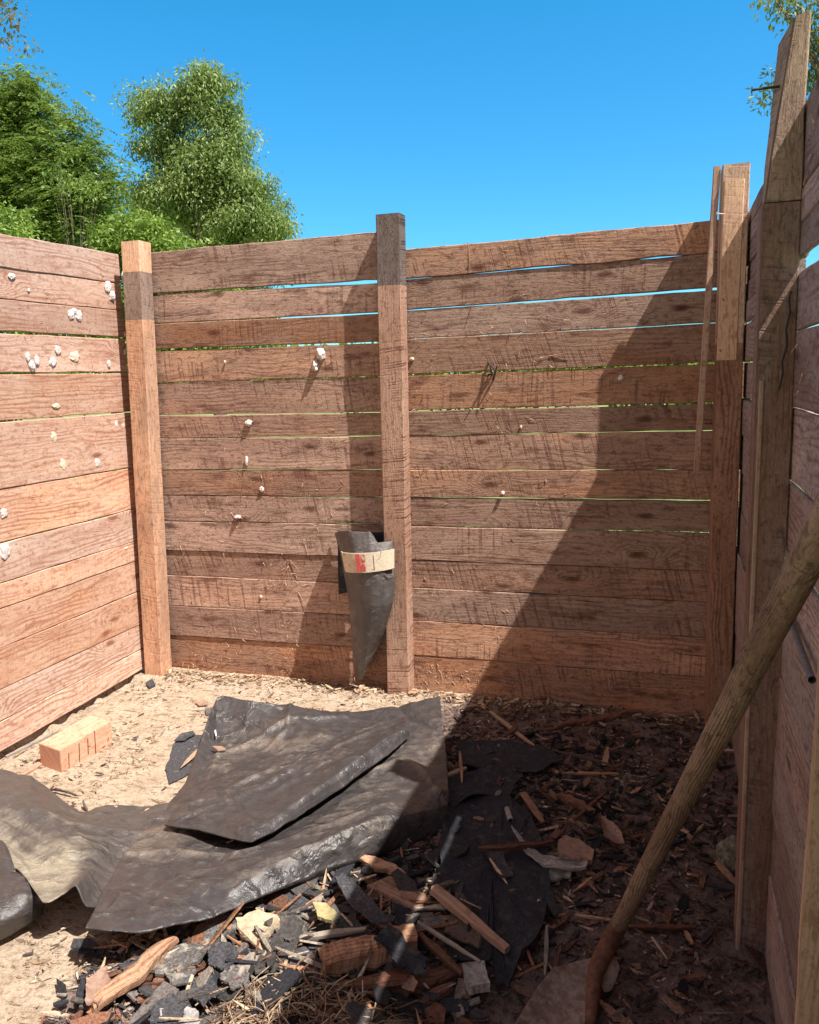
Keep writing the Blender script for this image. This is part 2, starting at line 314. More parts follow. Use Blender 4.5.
def sm(a, b, x):
    t_ = min(1, max(0, (x-a)/(b-a))); return t_*t_*(3-2*t_)
def heap(x, y):
    return .035*math.exp(-((x+.75)**2/.5+(y-2.2)**2/.35))-.03*sm(-.1, .3, x)*sm(2.8, 2.0, y)
def mulch(x, y):
    n = .22*nz(x*2.2, y*2.2, 3)+.12*nz(x*7, y*7, 5)
    m = sm(-1.12, -.92, x+n*.8)*(.62*sm(3.78, 3.62, y+n*.5-sm(-.8, -.3, x)*.15)+.38*sm(3.52, 3.30, y+n-sm(-.2, .25, x)*.25))
    m2 = sm(2.38, 2.15, y+n*.8)*sm(-1.56, -1.38, x+n*.6)
    return max(m, m2)
def gh(x, y):
    m = mulch(x, y)
    return heap(x, y)+(.004+.009*m)*nz(x*9, y*9, 0)+(.0025+.005*m)*nz(x*28, y*28, 9)+.0015*nz(x*70, y*70, 4)+.012*nz(x*2.3, y*2.3, 8)
t = NT('sandy_soil'); tc = t.n('ShaderNodeTexCoord'); ob = tc.outputs['Object']
at = t.n('ShaderNodeAttribute', attribute_name='Col'); sp = t.n('ShaderNodeSeparateColor'); t.link(at.outputs[0], sp.inputs[0])
a = t.noise(ob, 9, 6, .72); b = t.noise(ob, 55, 5, .75); c = t.noise(ob, 210, 3, .8); e = t.noise(t.scale(ob, (12, 34, 20)), 1, 5, .75, .6)
sand = t.mix(t.mapr(a, .3, .7), (.44, .335, .24), (.58, .47, .355)); sand = t.mix(t.mapr(b, .49, .62, 0, .75), sand, (.29, .205, .14))
sand = t.mix(t.math('MULTIPLY', t.mapr(e, .54, .62), t.mapr(c, .3, .55)), sand, (.17, .11, .07)); sand = t.mix(t.mapr(c, .63, .72, 0, .85), sand, (.12, .08, .055)); sand = t.mix(t.mapr(c, .3, .2, 0, .6), sand, (.8, .68, .52))
mul = t.mix(t.mapr(b, .3, .7), (.07, .052, .045), (.23, .165, .14)); mul = t.mix(t.mapr(c, .58, .72), mul, (.36, .27, .22)); mul = t.mix(t.mapr(a, .46, .58, 0, .85), mul, (.27, .20, .172))
mfac = t.mapr(t.math('ADD', sp.outputs[0], t.math('MULTIPLY_ADD', b, .7, -.35)), .35, .65)
t.link(t.mix(mfac, sand, mul), t.b.inputs['Base Color']); t.b.inputs['Roughness'].default_value = .95; t.b.inputs['Specular IOR Level'].default_value = .1
t.bump(t.math('ADD', t.math('ADD', b, t.math('MULTIPLY', c, .35)), t.math('MULTIPLY', e, -.5)), .012)
SOIL = t.m
mb = MB(); x0, x1, y0, y1 = -2.86, .42, -.6, 3.80; dx = .016
nx_, ny_ = int((x1-x0)/dx), int((y1-y0)/dx); V = []; CC = []
for j in range(ny_+1):
    for i in range(nx_+1):
        x = x0+(x1-x0)*i/nx_; y = y0+(y1-y0)*j/ny_
        z = gh(x, y)
        if x < -2.62 and y < 3.5: z += -.035*sm(-2.62, -2.70, x)*sm(.1, .45, .45+nz(y*5, 3)+.5*nz(y*21, 3))+.08*sm(-2.75, -2.79, x)     # dark hollow under the left wall
        if i in (0, nx_) or j in (0, ny_): z = -.2
        V.append((x, y, z)); m_ = mulch(x, y); CC.append((m_, m_, m_))
F = [(j*(nx_+1)+i, j*(nx_+1)+i+1, (j+1)*(nx_+1)+i+1, (j+1)*(nx_+1)+i) for j in range(ny_) for i in range(nx_)]
mb.add(V, F, [(p[0], p[1]) for p in V], CC); fl = mb.build('dirt_floor', SOIL, smooth=True); tag(fl, kind='structure')

def og(x, y, dz=0.):
    """point on the pen floor seen at a pixel"""
    z = 0.
    for _ in range(5): p = onz(x, y, z+dz); z = gh(p.x, p.y)
    return onz(x, y, z+dz)

# ---- back wall
LB = [(2.22, 2.224), (2.017, 2.003), (1.866, 1.858), (1.732, 1.722), (1.563, 1.562), (1.394, 1.391), (1.272, 1.278), (1.105, 1.114), (.969, .978), (.827, .843), (.666, .674), (.526, .536), (.355, .371), (.185, .201), (-.03, -.03)]
LBg = [0, .007, .004, .011, .003, .005, .003, .004, .003, .003, .0015, .0015, .002, .0015, 0]
LBg2 = [0, .016, .008, .007, .003, .005, .004, .004, .004, .004, .0015, .0015, .0015, .0015, 0]
RB = [(2.133, 2.154), (2.004, 2.026), (1.864, 1.881), (1.731, 1.742), (1.564, 1.577), (1.397, 1.408), (1.278, 1.293), (1.114, 1.123), (.981, .989), (.84, .846), (.67, .676), (.53, .533), (.361, .371), (.182, .187), (-.03, -.03)]
RBg = [0, .005, .004, .0015, .005, .005, .002, .002, .005, .0015, .0015, .0015, .0015, .0015, 0]
RBg2 = [0, .0015, .011, .003, .007, .006, .004, .002, .006, .006, .0015, .0015, .0015, .0015, 0]
def panel(name, mat, P, along, nrm, s0, s1, Z, G, G2, parent, th=.028, ends=.0, sa=None, sb=None, zig=0.004, label=None):
    """Z are (z at sa, z at sb) of the joints, top first; G, G2 gap widths at the two ends"""
    mb = MB(); sa = s0 if sa is None else sa; sb = s1 if sb is None else sb
    for k in range(len(Z)-1):
        def ed(pair, g0, g1, sgn):
            return lambda s: pair[0]+(pair[1]-pair[0])*(s-sa)/(sb-sa)+sgn*.5*(g0+(g1-g0)*(s-sa)/(sb-sa))
        sd = k*3.7+s0*11
        ringbar(mb, P, along, ZA, nrm, s0-random.uniform(0, ends), s1+random.uniform(0, ends), ed(Z[k+1], G[k+1], G2[k+1], 1), ed(Z[k], G[k], G2[k], -1), th, off=random.uniform(-zig, zig), seed=sd, jag=.0035 if k else .006)
    return mb.build(name, mat, parent)
bw = empty('plank_wall', (-1.2, BY, 0), 'back wall of rough brown horizontal planks with a tall post at its middle', 'wall', 'plank walls of the pen')
panel('board_panel', W_BACK, Vector((0, BY, 0)), XA, -YA, -2.70, -1.24, LB, LBg, LBg2, bw, sa=-2.577, sb=-1.313)
panel('board_panel', W_BACK, Vector((0, BY, 0)), XA, -YA, -1.238, .30, RB, RBg, RBg2, bw, sa=-1.19, sb=.159)

def post(name, base, top, wx, wy, mats, breaks, parent, tiltcol=None, jag=.002, slope=0., seed=0):
    """vertical bar from base centre to top centre; breaks: heights where the material changes; slope lifts the +x top edge"""
    mb = MB(); ax = (top-base); L = ax.length; d = ax.normalized()
    cuts = [0]+[b for b in breaks]+[L]; rc = (random.random(), random.random(), random.random()); ou = random.uniform(0, 40)
    for i in range(len(cuts)-1):
        a, b = cuts[i], cuts[i+1]; n = max(1, int((b-a)/.09)); V = []; UV = []
        for j in range(n+1):
            s = a+(b-a)*j/n; p = base+d*s; c = .004
            x, y = wx/2, wy/2
            prof = [(-x+c, -y), (x-c, -y), (x, -y+c), (x, y-c), (x-c, y), (-x+c, y), (-x, y-c), (-x, -y+c)]
            per = 0; last = None
            for (qx, qy) in prof:
                jx = jag*nz(s*8, seed+qx*40, qy*40); jy = jag*nz(s*8, seed+qx*40, 9+qy*40)
                z = slope*qx if (i == len(cuts)-2 and j == n) else 0
                V.append(p+Vector((qx+jx, qy+jy, z)))
                if last: per += math.hypot(qx-last[0], qy-last[1])
                last = (qx, qy); UV.append((s+ou, per+ou))
        F = [(j*8+k, j*8+(k+1) % 8, (j+1)*8+(k+1) % 8, (j+1)*8+k) for j in range(n) for k in range(8)]
        if i == 0: F.append(tuple(range(7, -1, -1)))
        if i == len(cuts)-2: F.append(tuple(n*8+k for k in range(8)))
        mb.add(V, F, UV, rc, i)
    return mb.build(name, mats, parent)
# middle post, leaning slightly to the left towards the ground, grey weathered head
post('post', Vector((-1.250, 3.645, -.05)), Vector((-1.228, 3.645, 2.283)), .114, .088, [W_POSTSAW, W_GREYSAW], [2.02], bw, seed=3)
# corner post at the left end
lw = empty('plank_wall', (LX, 2.4, 0), 'sunlit left wall of pale orange planks pocked with white holes', 'wall', 'plank walls of the pen')
post('post', Vector((-2.637, 3.60, -.05)), Vector((-2.574, 3.62, 2.262)), .108, .10, [W_POST, W_STAIN, W_FRESH], [1.93, 2.165], lw, seed=5)
LW = [(2.195, 2.22), (2.063, 2.071), (1.930, 1.937), (1.792, 1.798), (1.619, 1.621), (1.417, 1.416), (1.131, 1.126), (.904, .903), (.733, .732), (.625, .624), (.456, .454), (.278, .272), (.139, .132), (.012, .02)]
LWg = [0, .002, .004, .010, .007, .006, .004, .004, .002, .002, .002, .002, .002, 0]
LWg2 = [0, .002, .003, .012, .008, .006, .004, .003, .002, .002, .005, .002, .002, 0]
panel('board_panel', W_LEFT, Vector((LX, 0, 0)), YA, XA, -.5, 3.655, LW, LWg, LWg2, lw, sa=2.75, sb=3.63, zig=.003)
post('post', Vector((-2.66, .95, -.05)), Vector((-2.66, .95, 2.25)), .1, .1, [W_POST], [], lw, seed=8)

# right wall, two bays on either side of the front post
rw = empty('plank_wall', (RX, 2.0, 0), 'shaded right wall of greyish mauve planks closest to the camera', 'wall', 'plank walls of the pen')
Zb = [2.166, 2.104, 2.035, 1.957, 1.889, 1.812, 1.729, 1.575, 1.43, 1.285, 1.13, .97, .80, .64, .47, .31, .15, -.08]
Gb = [0, .002, .002, .002, .002, .004, .010, .006, .004, .003, .002, .002, .002, .002, .002, .002, .002, 0]
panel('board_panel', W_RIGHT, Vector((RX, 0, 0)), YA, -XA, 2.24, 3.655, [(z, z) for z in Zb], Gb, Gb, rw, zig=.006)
Zf = [2.157, 1.962, 1.882, 1.786, 1.635, 1.454, 1.272, 1.105, .94, .778, .585, .40, .22, .06, -.10]
Gf = [0, .003, .003, .037, .004, .004, .005, .003, .002, .003, .002, .002, .002, .002, 0]
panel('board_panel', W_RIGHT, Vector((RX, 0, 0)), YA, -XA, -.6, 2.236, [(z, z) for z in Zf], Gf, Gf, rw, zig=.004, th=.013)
# corner post of the right wall with its nailed battens
post('post', Vector((.230, 3.594, -.05)), Vector((.224, 3.594, 2.325)), .098, .186, [W_DARKPOST, W_POST], [1.70], rw, seed=12)
b1 = ony(715, 190, 3.49); 
mbq = MB(); ringbar(mbq, Vector((0, 3.497, 0)), ZA, XA, -YA, 1.585, 2.265, lambda s: .182-.008*(2.27-s), lambda s: .256-.008*(2.27-s), .03, seed=31, mi=0, jag=.001)
bt = mbq.build('batten', W_PINE, rw)
mbq = MB(); ringbar(mbq, Vector((0, 3.51, 0)), ZA, XA, -YA, 1.135, 2.325, lambda s: .143-.035*(2.325-s)/1.0-.0, lambda s: .169-.035*(2.325-s), .035, seed=33, jag=.001)
mbq.build('lath', W_POST, rw)
# front post: lower piece and spliced weathered head
post('post', Vector((.252, 2.20, -.12)), Vector((.240, 2.20, 1.93)), .086, .095, [W_OLD], [], rw, seed=14)
ph = post('post_head', Vector((.243, 2.205, 1.934)), Vector((.243, 2.205, 2.30)), .080, .085, [W_HEAD], [], rw, seed=15, jag=.006)
for v in ph.data.vertices:          # the head tapers to a broken, rounded top
    f = (v.co.z-1.93)/.37
    if v.co.x < .243: v.co.x += (.046 if v.co.y < 2.2 else .024)*f**1.3
    if v.co.z > 2.25: v.co.z += .035*f+.018*nz(v.co.x*90, v.co.y*60)-(.03 if v.co.x < .243 and v.co.y > 2.2 else 0)
mbq = MB(); ringbar(mbq, Vector((.207, 2.16, 0)), ZA, YA, -XA, -.10, 1.52, lambda s: -.012, lambda s: .006, .012, seed=41, jag=.003); mbq.build('edge_strip', W_STAKE, rw)
post('post', Vector((.24, .75, -.05)), Vector((.24, .75, 2.3)), .09, .09, [W_OLD], [], rw, seed=16)

def tube(mb, pts, rad, seg=8, col=(.5, .5, .5), cap=True, flat=1., mi=0):
    """tube through points; rad float or list"""
    n = len(pts); rad = rad if isinstance(rad, list) else [rad]*n
    t0 = (pts[1]-pts[0]).normalized(); a = t0.orthogonal().normalized(); V = []; UV = []; ou = random.uniform(0, 50); s = 0
    for i, p in enumerate(pts):
        tg = (pts[min(i+1, n-1)]-pts[max(i-1, 0)]).normalized(); a = (a-tg*a.dot(tg)).normalized(); b = tg.cross(a)
        if i: s += (p-pts[i-1]).length
        for k in range(seg):
            th = 2*math.pi*k/seg; V.append(p+(a*math.cos(th)+b*math.sin(th)*flat)*rad[i]); UV.append((s+ou, k/seg*2*math.pi*max(rad)+ou))
    F = [(i*seg+k, i*seg+(k+1) % seg, (i+1)*seg+(k+1) % seg, (i+1)*seg+k) for i in range(n-1) for k in range(seg)]
    if cap: F += [tuple(range(seg-1, -1, -1)), tuple((n-1)*seg+k for k in range(seg))]
    mb.add(V, F, UV, col, mi)
# nails
def nail(p, d, L, parent, r=.0022, mat=None):
    mb = MB(); d = d.normalized(); tube(mb, [p, p+d*L], r, 8); tube(mb, [p+d*L, p+d*(L+.002)], r*2.6, 10)
    return mb.build('nail', mat or STEEL, parent)
nail(ony(783, 86, 2.19), Vector((-1, 0, .0)), .066, rw, .003, BLACK)
for (x, y) in ((724, 301), (717, 338), (721, 352)): nail(ony(x, y, 3.466), Vector((-.3, -1, .5)), .012, rw, .0015)
nail(ony(724, 214, 3.466), Vector((-1, -.6, .05)), .03, rw, .002, HOLE)
# black cord hanging beside the front post
mb = MB(); tube(mb, [ony(x, y, 2.14) for x, y in ((791, 291), (789, 300), (790, 312), (786, 330), (787, 345), (782, 362), (783, 372), (779, 390))], .0022, 6)
tag(mb.build('cord', BLACK), 'thin black cord hanging down the right edge of the front post', 'cord')

# splintered holes on the left wall, nail pulls on the back wall
def hole(p, nrm, rx, rz, parent, proud=.012, mat=HOLE, name='splintered_hole', jag=.35):
    bm = bmesh.new(); bmesh.ops.create_icosphere(bm, subdivisions=4, radius=1)
    a = nrm.orthogonal().normalized() if abs(nrm.z) > .9 else nrm.cross(ZA).normalized(); sd = random.uniform(0, 99)
    for v in bm.verts:
        c = v.co.copy(); k = .85+jag*nz(c.x*1.5+sd, c.y*1.5, c.z*1.5)+jag*.5*nz(c.x*4+sd, c.y*2.5, c.z*4)
        v.co = p+a*(c.x*rx*k)+ZA*(c.y*rz*k)+nrm*(c.z*proud*k)
    me = bpy.data.meshes.new(name); bm.to_mesh(me); bm.free(); me.materials.append(mat)
    for q in me.polygons: q.use_smooth = True
    o = bpy.data.objects.new(name, me); C.objects.link(o); o.parent = parent; o.matrix_parent_inverse = Matrix.Translation(-parent.location)
    return o
for (x, y, w_, h_, pr) in ((108, 287, 5, 7, .02), (112, 296, 4, 6, .03), (71, 315, 4, 5, .02), (79, 316, 4, 6, .022), (75, 311, 5, 3, .01), (28, 357, 2.5, 5, .02), (32, 366, 4, 5, .025), (37, 361, 3, 6, .02), (58, 350, 4, 5, .02), (53, 362, 4.5, 5.5, .02),
    (109, 364, 2.5, 5, .015), (125, 352, 2, 4, .01), (125, 334, 2, 3, .01), (12, 276, 4, 3, .01), (29, 290, 1.5, 2, .006), (116, 424, 3, 4.5, .012), (97, 463, 4, 6, .015), (5, 551, 6, 8, .025), (4, 513, 4, 5, .01), (141, 577, 1.5, 3, .01), (123, 278, 2, 7, .008)):
    hole(onx(x, y, LX+.002), XA, w_/175, h_/210, lw, pr*.38, jag=.3)
for (x, y, w_, h_) in ((75, 357, 4, 5), (123, 425, 2, 4), (54, 437, 2.5, 5), (56, 406, 3, 2.5), (63, 464, 2.5, 6), (126, 548, 1.5, 1.5)):
    hole(onx(x, y, LX+.001), XA, w_/175/.62, h_/190, lw, .005, LATH)
hole(ony(321, 354, BY-.004), -YA, 5/200, 7/200, bw, .03); hole(ony(316, 366, BY-.004), -YA, 3/200, 6/200, bw, .03)
for (x, y, w_, h_, pr) in ((249, 423, 5, 4, .03), (262, 489, 3, 4, .02), (247, 461, 2, 6, .02), (238, 517, 5, 2.5, .03), (503, 493, 2.5, 2.5, .03), (621, 378, 3, 3, .015), (521, 427, 1.5, 2, .006), (225, 362, 1.5, 2, .01), (412, 359, 3, 2, .01), (261, 597, 2, 2.5, .008)):
    hole(ony(x, y, BY-.003), -YA, w_/240, h_/230, bw, pr*.8, HOLE if pr > .01 else LATH)
def twig(pts, parent, r=.003, mat=W_DARKSTICK, name='splinter'):
    mb = MB(); tube(mb, pts, [r*(1-.6*i/(len(pts)-1)) for i in range(len(pts))], 6); return mb.build(name, mat, parent)
for a, b_ in (((488, 362), (497, 372)), ((493, 380), (497, 366)), ((490, 374), (484, 378)), ((492, 375), (490, 366))):
    twig([ony(*a, BY-.002), ony(*b_, BY-.045)], bw, .006)
for a, b_ in (((245, 425), (262, 418)), ((247, 455), (248, 467)), ((236, 514), (243, 519)), ((290, 560), (300, 572)), ((304, 540), (308, 556)), ((240, 505), (244, 478)), ((298, 592), (306, 606)), ((550, 356), (572, 352)), ((463, 272), (471, 262)), ((468, 242), (470, 268)), ((474, 300), (470, 316))):
    twig([ony(*a, BY-.001), ony(*b_, BY-.008)], bw, .0025, W_SPLIT)
sp_b = [(ony(random.uniform(160, 385), random.uniform(440, 670), BY), .05) for _ in range(55)]+[(ony(random.gauss(290, 20), random.gauss(600, 40), BY), .03) for _ in range(25)]
sp_b += [(ony(random.uniform(180, 700), random.gauss(672, 9), BY), .03) for _ in range(80)]+[(ony(random.uniform(412, 560), random.uniform(250, 680), BY), .05) for _ in range(40)]
splinters('splinters', sp_b, -YA, bw, 5)
splinters('splinters', [(onx(random.uniform(5, 125), random.uniform(270, 640), LX), .05) for _ in range(30)], XA, lw, 3)
splinters('splinters', [(onx(random.uniform(779, 815), random.uniform(150, 800), RX), .04) for _ in range(25)], -XA, rw, 4)

# ------------------------------------------------------------ hanging rubber sheath on the middle post
def catmull(P, t_):
    n = len(P); i = min(int(t_), n-2); f = t_-i
    p0 = P[max(i-1, 0)]; p1 = P[i]; p2 = P[i+1]; p3 = P[min(i+2, n-1)]
    return .5*((2*p1)+(p2-p0)*f+(2*p0-5*p1+4*p2-p3)*f*f+(3*p1-p0-3*p2+p3)*f**3)
def tight(P, t_):
    i = min(int(t_), len(P)-2); return catmull(P, t_).lerp(P[i].lerp(P[i+1], t_-i), .55)
def sheet(name, rows, nu, nv, mat, parent=None, wr=.004, seed=0, th=.004, dust=None, wf=9., fold=0., fdir=(1., 6.), creases=()):
    """rows: list of rows of 3D control points; smooth patch, wrinkled, solid thickness"""
    nr, nc = len(rows), len(rows[0]); V = []; UV = []; CL = []; segs = []
    for pl, amp, wd in creases:
        q = [onz(x, y, .09) for x, y in pl]; segs += [(q[i].to_2d(), q[i+1].to_2d(), amp, wd) for i in range(len(q)-1)]
    for j in range(nv+1):
        tv = j/nv*(nr-1)
        crow = [tight([rows[r][c] for r in range(nr)], tv) for c in range(nc)]
        for i in range(nu+1):
            tu = i/nu*(nc-1); p = tight(crow, tu)
            k = wr*(nz(p.x*wf+seed, p.y*wf, p.z*wf)+.5*nz(p.x*wf*2.6+seed, p.y*wf*2.6, 3)-.6*abs(nz(tu*1.7+tv*.9+seed, tv*1.3, 7)))
            if fold:
                a1, a2 = tu/(nc-1)*fdir[0], tv/(nr-1)*fdir[1]; w1 = .25*nz(a1*2, a2*.7, seed+3)
                k += fold*(.7-2.2*abs(nz(a1+w1, a2+w1*2, seed)))*(.5+nz(a1*1.3, a2*.5, 40+seed))
                k -= fold*1.2*abs(nz(p.x*4.2+3*p.y, p.y*5-p.x, seed+60))-fold*.2
            ck = {}
            for a_, b_, amp, wd in segs:
                ab = b_-a_; f_ = max(0, min(1, (p.to_2d()-a_).dot(ab)/ab.length_squared)); ds = (p.to_2d()-a_-ab*f_).length
                e_ = amp*math.exp(-(ds*ds+.000016)**.5/(wd*1.35)); ck[(amp, wd)] = max(ck.get((amp, wd), 0), e_, key=abs)
            k += sum(ck.values())
            V.append(p+Vector((k*.3, -k*.3, k*1.2))); UV.append((tu*.3, tv*.3))
            d = dust(tu/(nc-1), tv/(nr-1)) if dust else .5
            d = min(1, max(0, d+sum(ck.values())*11+(k*6 if creases else 0))); CL.append((d, d, d))
    F = [(j*(nu+1)+i, (j+1)*(nu+1)+i, (j+1)*(nu+1)+i+1, j*(nu+1)+i+1) for j in range(nv) for i in range(nu)]
    mb = MB(); mb.add(V, F, UV, CL); o = mb.build(name, mat, parent, smooth=True)
    md = o.modifiers.new('thickness', 'SOLIDIFY'); md.thickness = th; md.offset = 0
    return o
hs = empty('rubber_sheath', ony(362, 600, 3.6), 'dark pointed rubber wrap hanging on the left side of the middle post', 'rubber wrap')
def rowp(*a): return [ony(x, y, Y) for (x, y, Y) in a]
rows = [rowp((335, 534, 3.67), (338, 531, 3.58), (352, 531, 3.52), (370, 532, 3.52), (378, 543, 3.55), (392, 542, 3.59)),
        rowp((341, 556, 3.67), (343, 553, 3.56), (355, 553, 3.50), (370, 552, 3.49), (382, 552, 3.51), (393, 553, 3.575)),
        rowp((346, 585, 3.67), (348, 583, 3.57), (359, 583, 3.50), (372, 582, 3.49), (384, 582, 3.51), (394, 582, 3.57)),
        rowp((350, 612, 3.67), (352, 612, 3.585), (361, 610, 3.515), (372, 608, 3.50), (384, 606, 3.52), (393, 602, 3.57)),
        rowp((352, 640, 3.67), (353, 642, 3.60), (361, 640, 3.54), (369, 636, 3.53), (378, 633, 3.55), (386, 627, 3.59)),
        rowp((354, 666, 3.67), (355, 668, 3.62), (360, 667, 3.58), (365, 664, 3.575), (370, 658, 3.59), (376, 652, 3.62)),
        rowp((357, 678, 3.66), (358, 679, 3.63), (360, 680, 3.61), (362, 679, 3.61), (363, 677, 3.61), (364, 674, 3.63))]
sheet('wrap', rows, 60, 100, RUBBER_H, hs, .004, 4, .004, wf=30, fold=.011, fdir=(3., 2.), creases=())
rows = [rowp((338, 540, 3.66), (352, 538, 3.655), (368, 533, 3.65), (388, 531, 3.65)),
        rowp((338, 570, 3.66), (352, 570, 3.655), (368, 570, 3.65), (388, 570, 3.655)),
        rowp((339, 594, 3.64), (351, 592, 3.65), (368, 594, 3.65), (388, 600, 3.655))]
sheet('back_flap', rows, 16, 16, TAR, hs, .003, 8, .004)
mb = MB(); a = ony(341, 551.5, 3.54); b_ = ony(394, 549, 3.545); c_ = ony(394, 568, 3.545); d_ = ony(345, 571, 3.54)
N = 14; V = []; UV = []
for i in range(N+1):
    f = i/N; up_ = a.lerp(b_, f); lo = d_.lerp(c_, f); jj = .0015
    bow = -.068*math.sin(math.pi*f)**.6
    for q, dy in ((lo, 0), (up_, 0), (up_, .006), (lo, .006)): V.append(q+Vector((0, bow+dy, jj*nz(f*9, q.z*30)))); UV.append((f, dy))
F = [(i*4+k, (i+1)*4+k, (i+1)*4+(k+1) % 4, i*4+(k+1) % 4) for i in range(N) for k in range(4)]+[(3, 2, 1, 0), tuple(N*4+k for k in range(4))]
mb.add(V, F, UV); lath = mb.build('wood_lath', LATH, hs)
mb = MB()
for f0, f1, z0, z1 in ((.36, .445, .05, .95), (.46, .54, .1, .45), (.47, .54, .55, .92)):
    q = [d_.lerp(c_, f0).lerp(a.lerp(b_, f0), z0), d_.lerp(c_, f1).lerp(a.lerp(b_, f1), z0), d_.lerp(c_, f1).lerp(a.lerp(b_, f1), z1), d_.lerp(c_, f0).lerp(a.lerp(b_, f0), z1)]
    fr = [Vector((p.x, p.y-.068*math.sin(math.pi*(f0+f1)/2)**.6-.0015, p.z)) for p in q]; bk = [p+Vector((0, .001, 0)) for p in fr]
    mb.add(fr+bk, [(0, 1, 2, 3), (7, 6, 5, 4), (0, 4, 5, 1), (1, 5, 6, 2), (2, 6, 7, 3), (3, 7, 4, 0)])
mb.build('red_mark', RED, lath)
twig([ony(378, 545, 3.47), ony(381, 552, 3.465), ony(380, 558, 3.47), ony(376, 561, 3.47)], hs, .0018, STEEL, 'hook')
twig([ony(372, 621, 3.49), ony(377, 617, 3.48), ony(377, 620, 3.48)], hs, .003, RUBBER_D, 'tear')

# ------------------------------------------------------------ rubber sheets on the ground
def rowz(*a): return [onz(x, y, z) for (x, y, z) in a]
cols = [
 [(160,812,.02),(152,822,.04),(140,838,.06),(124,856,.09),(105,888,.12),(86,928,.15)],
 [(186,782,.02),(187,803,.04),(182,830,.06),(172,860,.10),(158,898,.135),(140,931,.145)],
 [(217,698,.15),(216,745,.035),(222,790,.05),(220,840,.06),(215,880,.135),(205,918,.12)],
 [(254,702,.145),(258,738,.055),(268,790,.06),(266,830,.065),(262,863,.145),(268,893,.10)],
 [(289,706,.11),(290,728,.095),(312,780,.07),(315,810,.07),(318,842,.155),(325,869,.09)],
 [(322,710,.07),(332,736,.085),(340,772,.08),(345,800,.08),(350,830,.165),(360,857,.09)],
 [(360,712,.05),(368,738,.08),(374,768,.085),(378,792,.09),(382,817,.165),(392,845,.08)],
 [(398,706,.085),(404,735,.09),(410,765,.10),(412,790,.10),(408,815,.145),(415,840,.06)],
 [(440,697,.13),(443,725,.11),(446,755,.11),(448,782,.11),(448,805,.10),(444,828,.05)]]
rows = []
for r in range(6): rows.append([onz(*cols[c][r]) for c in range(9)])
rows.append([p+Vector((.01, .05, -.045)) if c >= 4 else p+Vector((.0, .012, -.004)) for c, p in enumerate(rows[5])])
rows[6] = [Vector((p.x, p.y, max(p.z, .012))) for p in rows[6]]
rs = empty('rubber_sheet', onz(300, 800, 0), 'large crumpled black rubber sheet with rolled front edge lying on the sand', 'rubber sheet')
sheet('membrane', rows, 260, 190, RUBBER, rs, .005, 2, .004, wf=13, fold=.007, fdir=(2., 7.), creases=[
    ([(118, 856), (180, 854), (240, 860), (300, 846), (350, 832), (394, 820)], .016, 0.012), ([(216, 745), (262, 730), (300, 720), (345, 712)], .020, 0.011),
    ([(291, 706), (287, 730), (262, 745)], .016, 0.008), ([(170, 815), (205, 775), (216, 745)], .008, 0.008), ([(368, 770), (405, 762), (425, 778), (436, 800)], .018, 0.012),
    ([(360, 735), (400, 748), (440, 752)], .010, 0.010), ([(230, 905), (300, 870), (392, 838)], .010, 0.011), ([(150, 905), (200, 880), (262, 872)], .008, 0.011),
    ([(340, 805), (385, 790), (440, 800)], .012, 0.011), ([(225, 760), (222, 790)], .006, 0.011), ([(395, 700), (412, 722), (443, 735)], -.012, 0.011)], dust=lambda u, v: .42+.2*math.exp(-((v-.3)/.14)**2)-.3*sm(.12, .0, v)-.12*sm(.72, .8, v))
cols = [
 [(184,795,.035),(174,811,.07),(169,820,.085),(165,825,.085)],
 [(218,768,.02),(211,800,.085),(208,820,.115),(205,832,.115)],
 [(266,748,.03),(259,785,.10),(254,825,.145),(252,842,.135)],
 [(312,737,.045),(308,765,.115),(300,798,.15),(303,813,.11)],
 [(352,727,.06),(351,746,.13),(344,768,.165),(347,783,.12)],
 [(388,723,.07),(386,732,.13),(382,742,.165),(388,754,.13)],
 [(406,718,.09),(406,723,.14),(408,727,.155),(409,735,.13)]]
rows = [[onz(*cols[c][r]) for c in range(7)] for r in range(4)]
rows.append([p+Vector((-.005, .03, -.004)) for p in rows[3]])
sheet('folded_flap', rows, 190, 120, RUBBER, rs, .004, 5, .004, wf=16, fold=.009, fdir=(1.3, 8.), creases=[
    ([(180, 822), (240, 800), (320, 762), (395, 724)], .014, 0.007), ([(190, 805), (260, 775), (330, 742), (372, 728)], .015, 0.007), ([(205, 825), (270, 800), (330, 772)], .012, 0.006),
    ([(230, 785), (280, 765), (300, 742)], .012, 0.006), ([(300, 740), (320, 745), (330, 757)], -.012, 0.007), ([(215, 800), (240, 812), (252, 840)], .010, 0.007)], dust=lambda u, v: .42-.4*sm(.5, .6, v))
# white scraps lying on the sheet
ls = empty('rubber_sheet', onz(60, 850, 0), 'rubber sheet caked in yellowish sand at the left edge, beside the large black one', 'rubber sheet')
cols = [
 [(-60,765,.02),(-60,790,.10),(-60,820,.10),(-60,850,.09),(-60,870,.07)],
 [(0,769,.03),(0,790,.11),(0,815,.11),(4,840,.09),(16,868,.12)],
 [(32,777,.03),(30,800,.11),(30,825,.11),(31,860,.10),(43,903,.15)],
 [(79,812,.02),(70,825,.07),(65,845,.10),(64,870,.11),(62,894,.17)],
 [(108,805,.02),(105,820,.05),(100,845,.075),(90,868,.09),(76,886,.19)],
 [(150,806,.02),(142,820,.035),(130,842,.04),(112,870,.05),(88,907,.13)],
 [(215,800,.015),(205,820,.015),(185,842,.015),(160,870,.02),(130,905,.02)]]
rows = [[onz(*cols[c][r]) for c in range(7)] for r in range(5)]
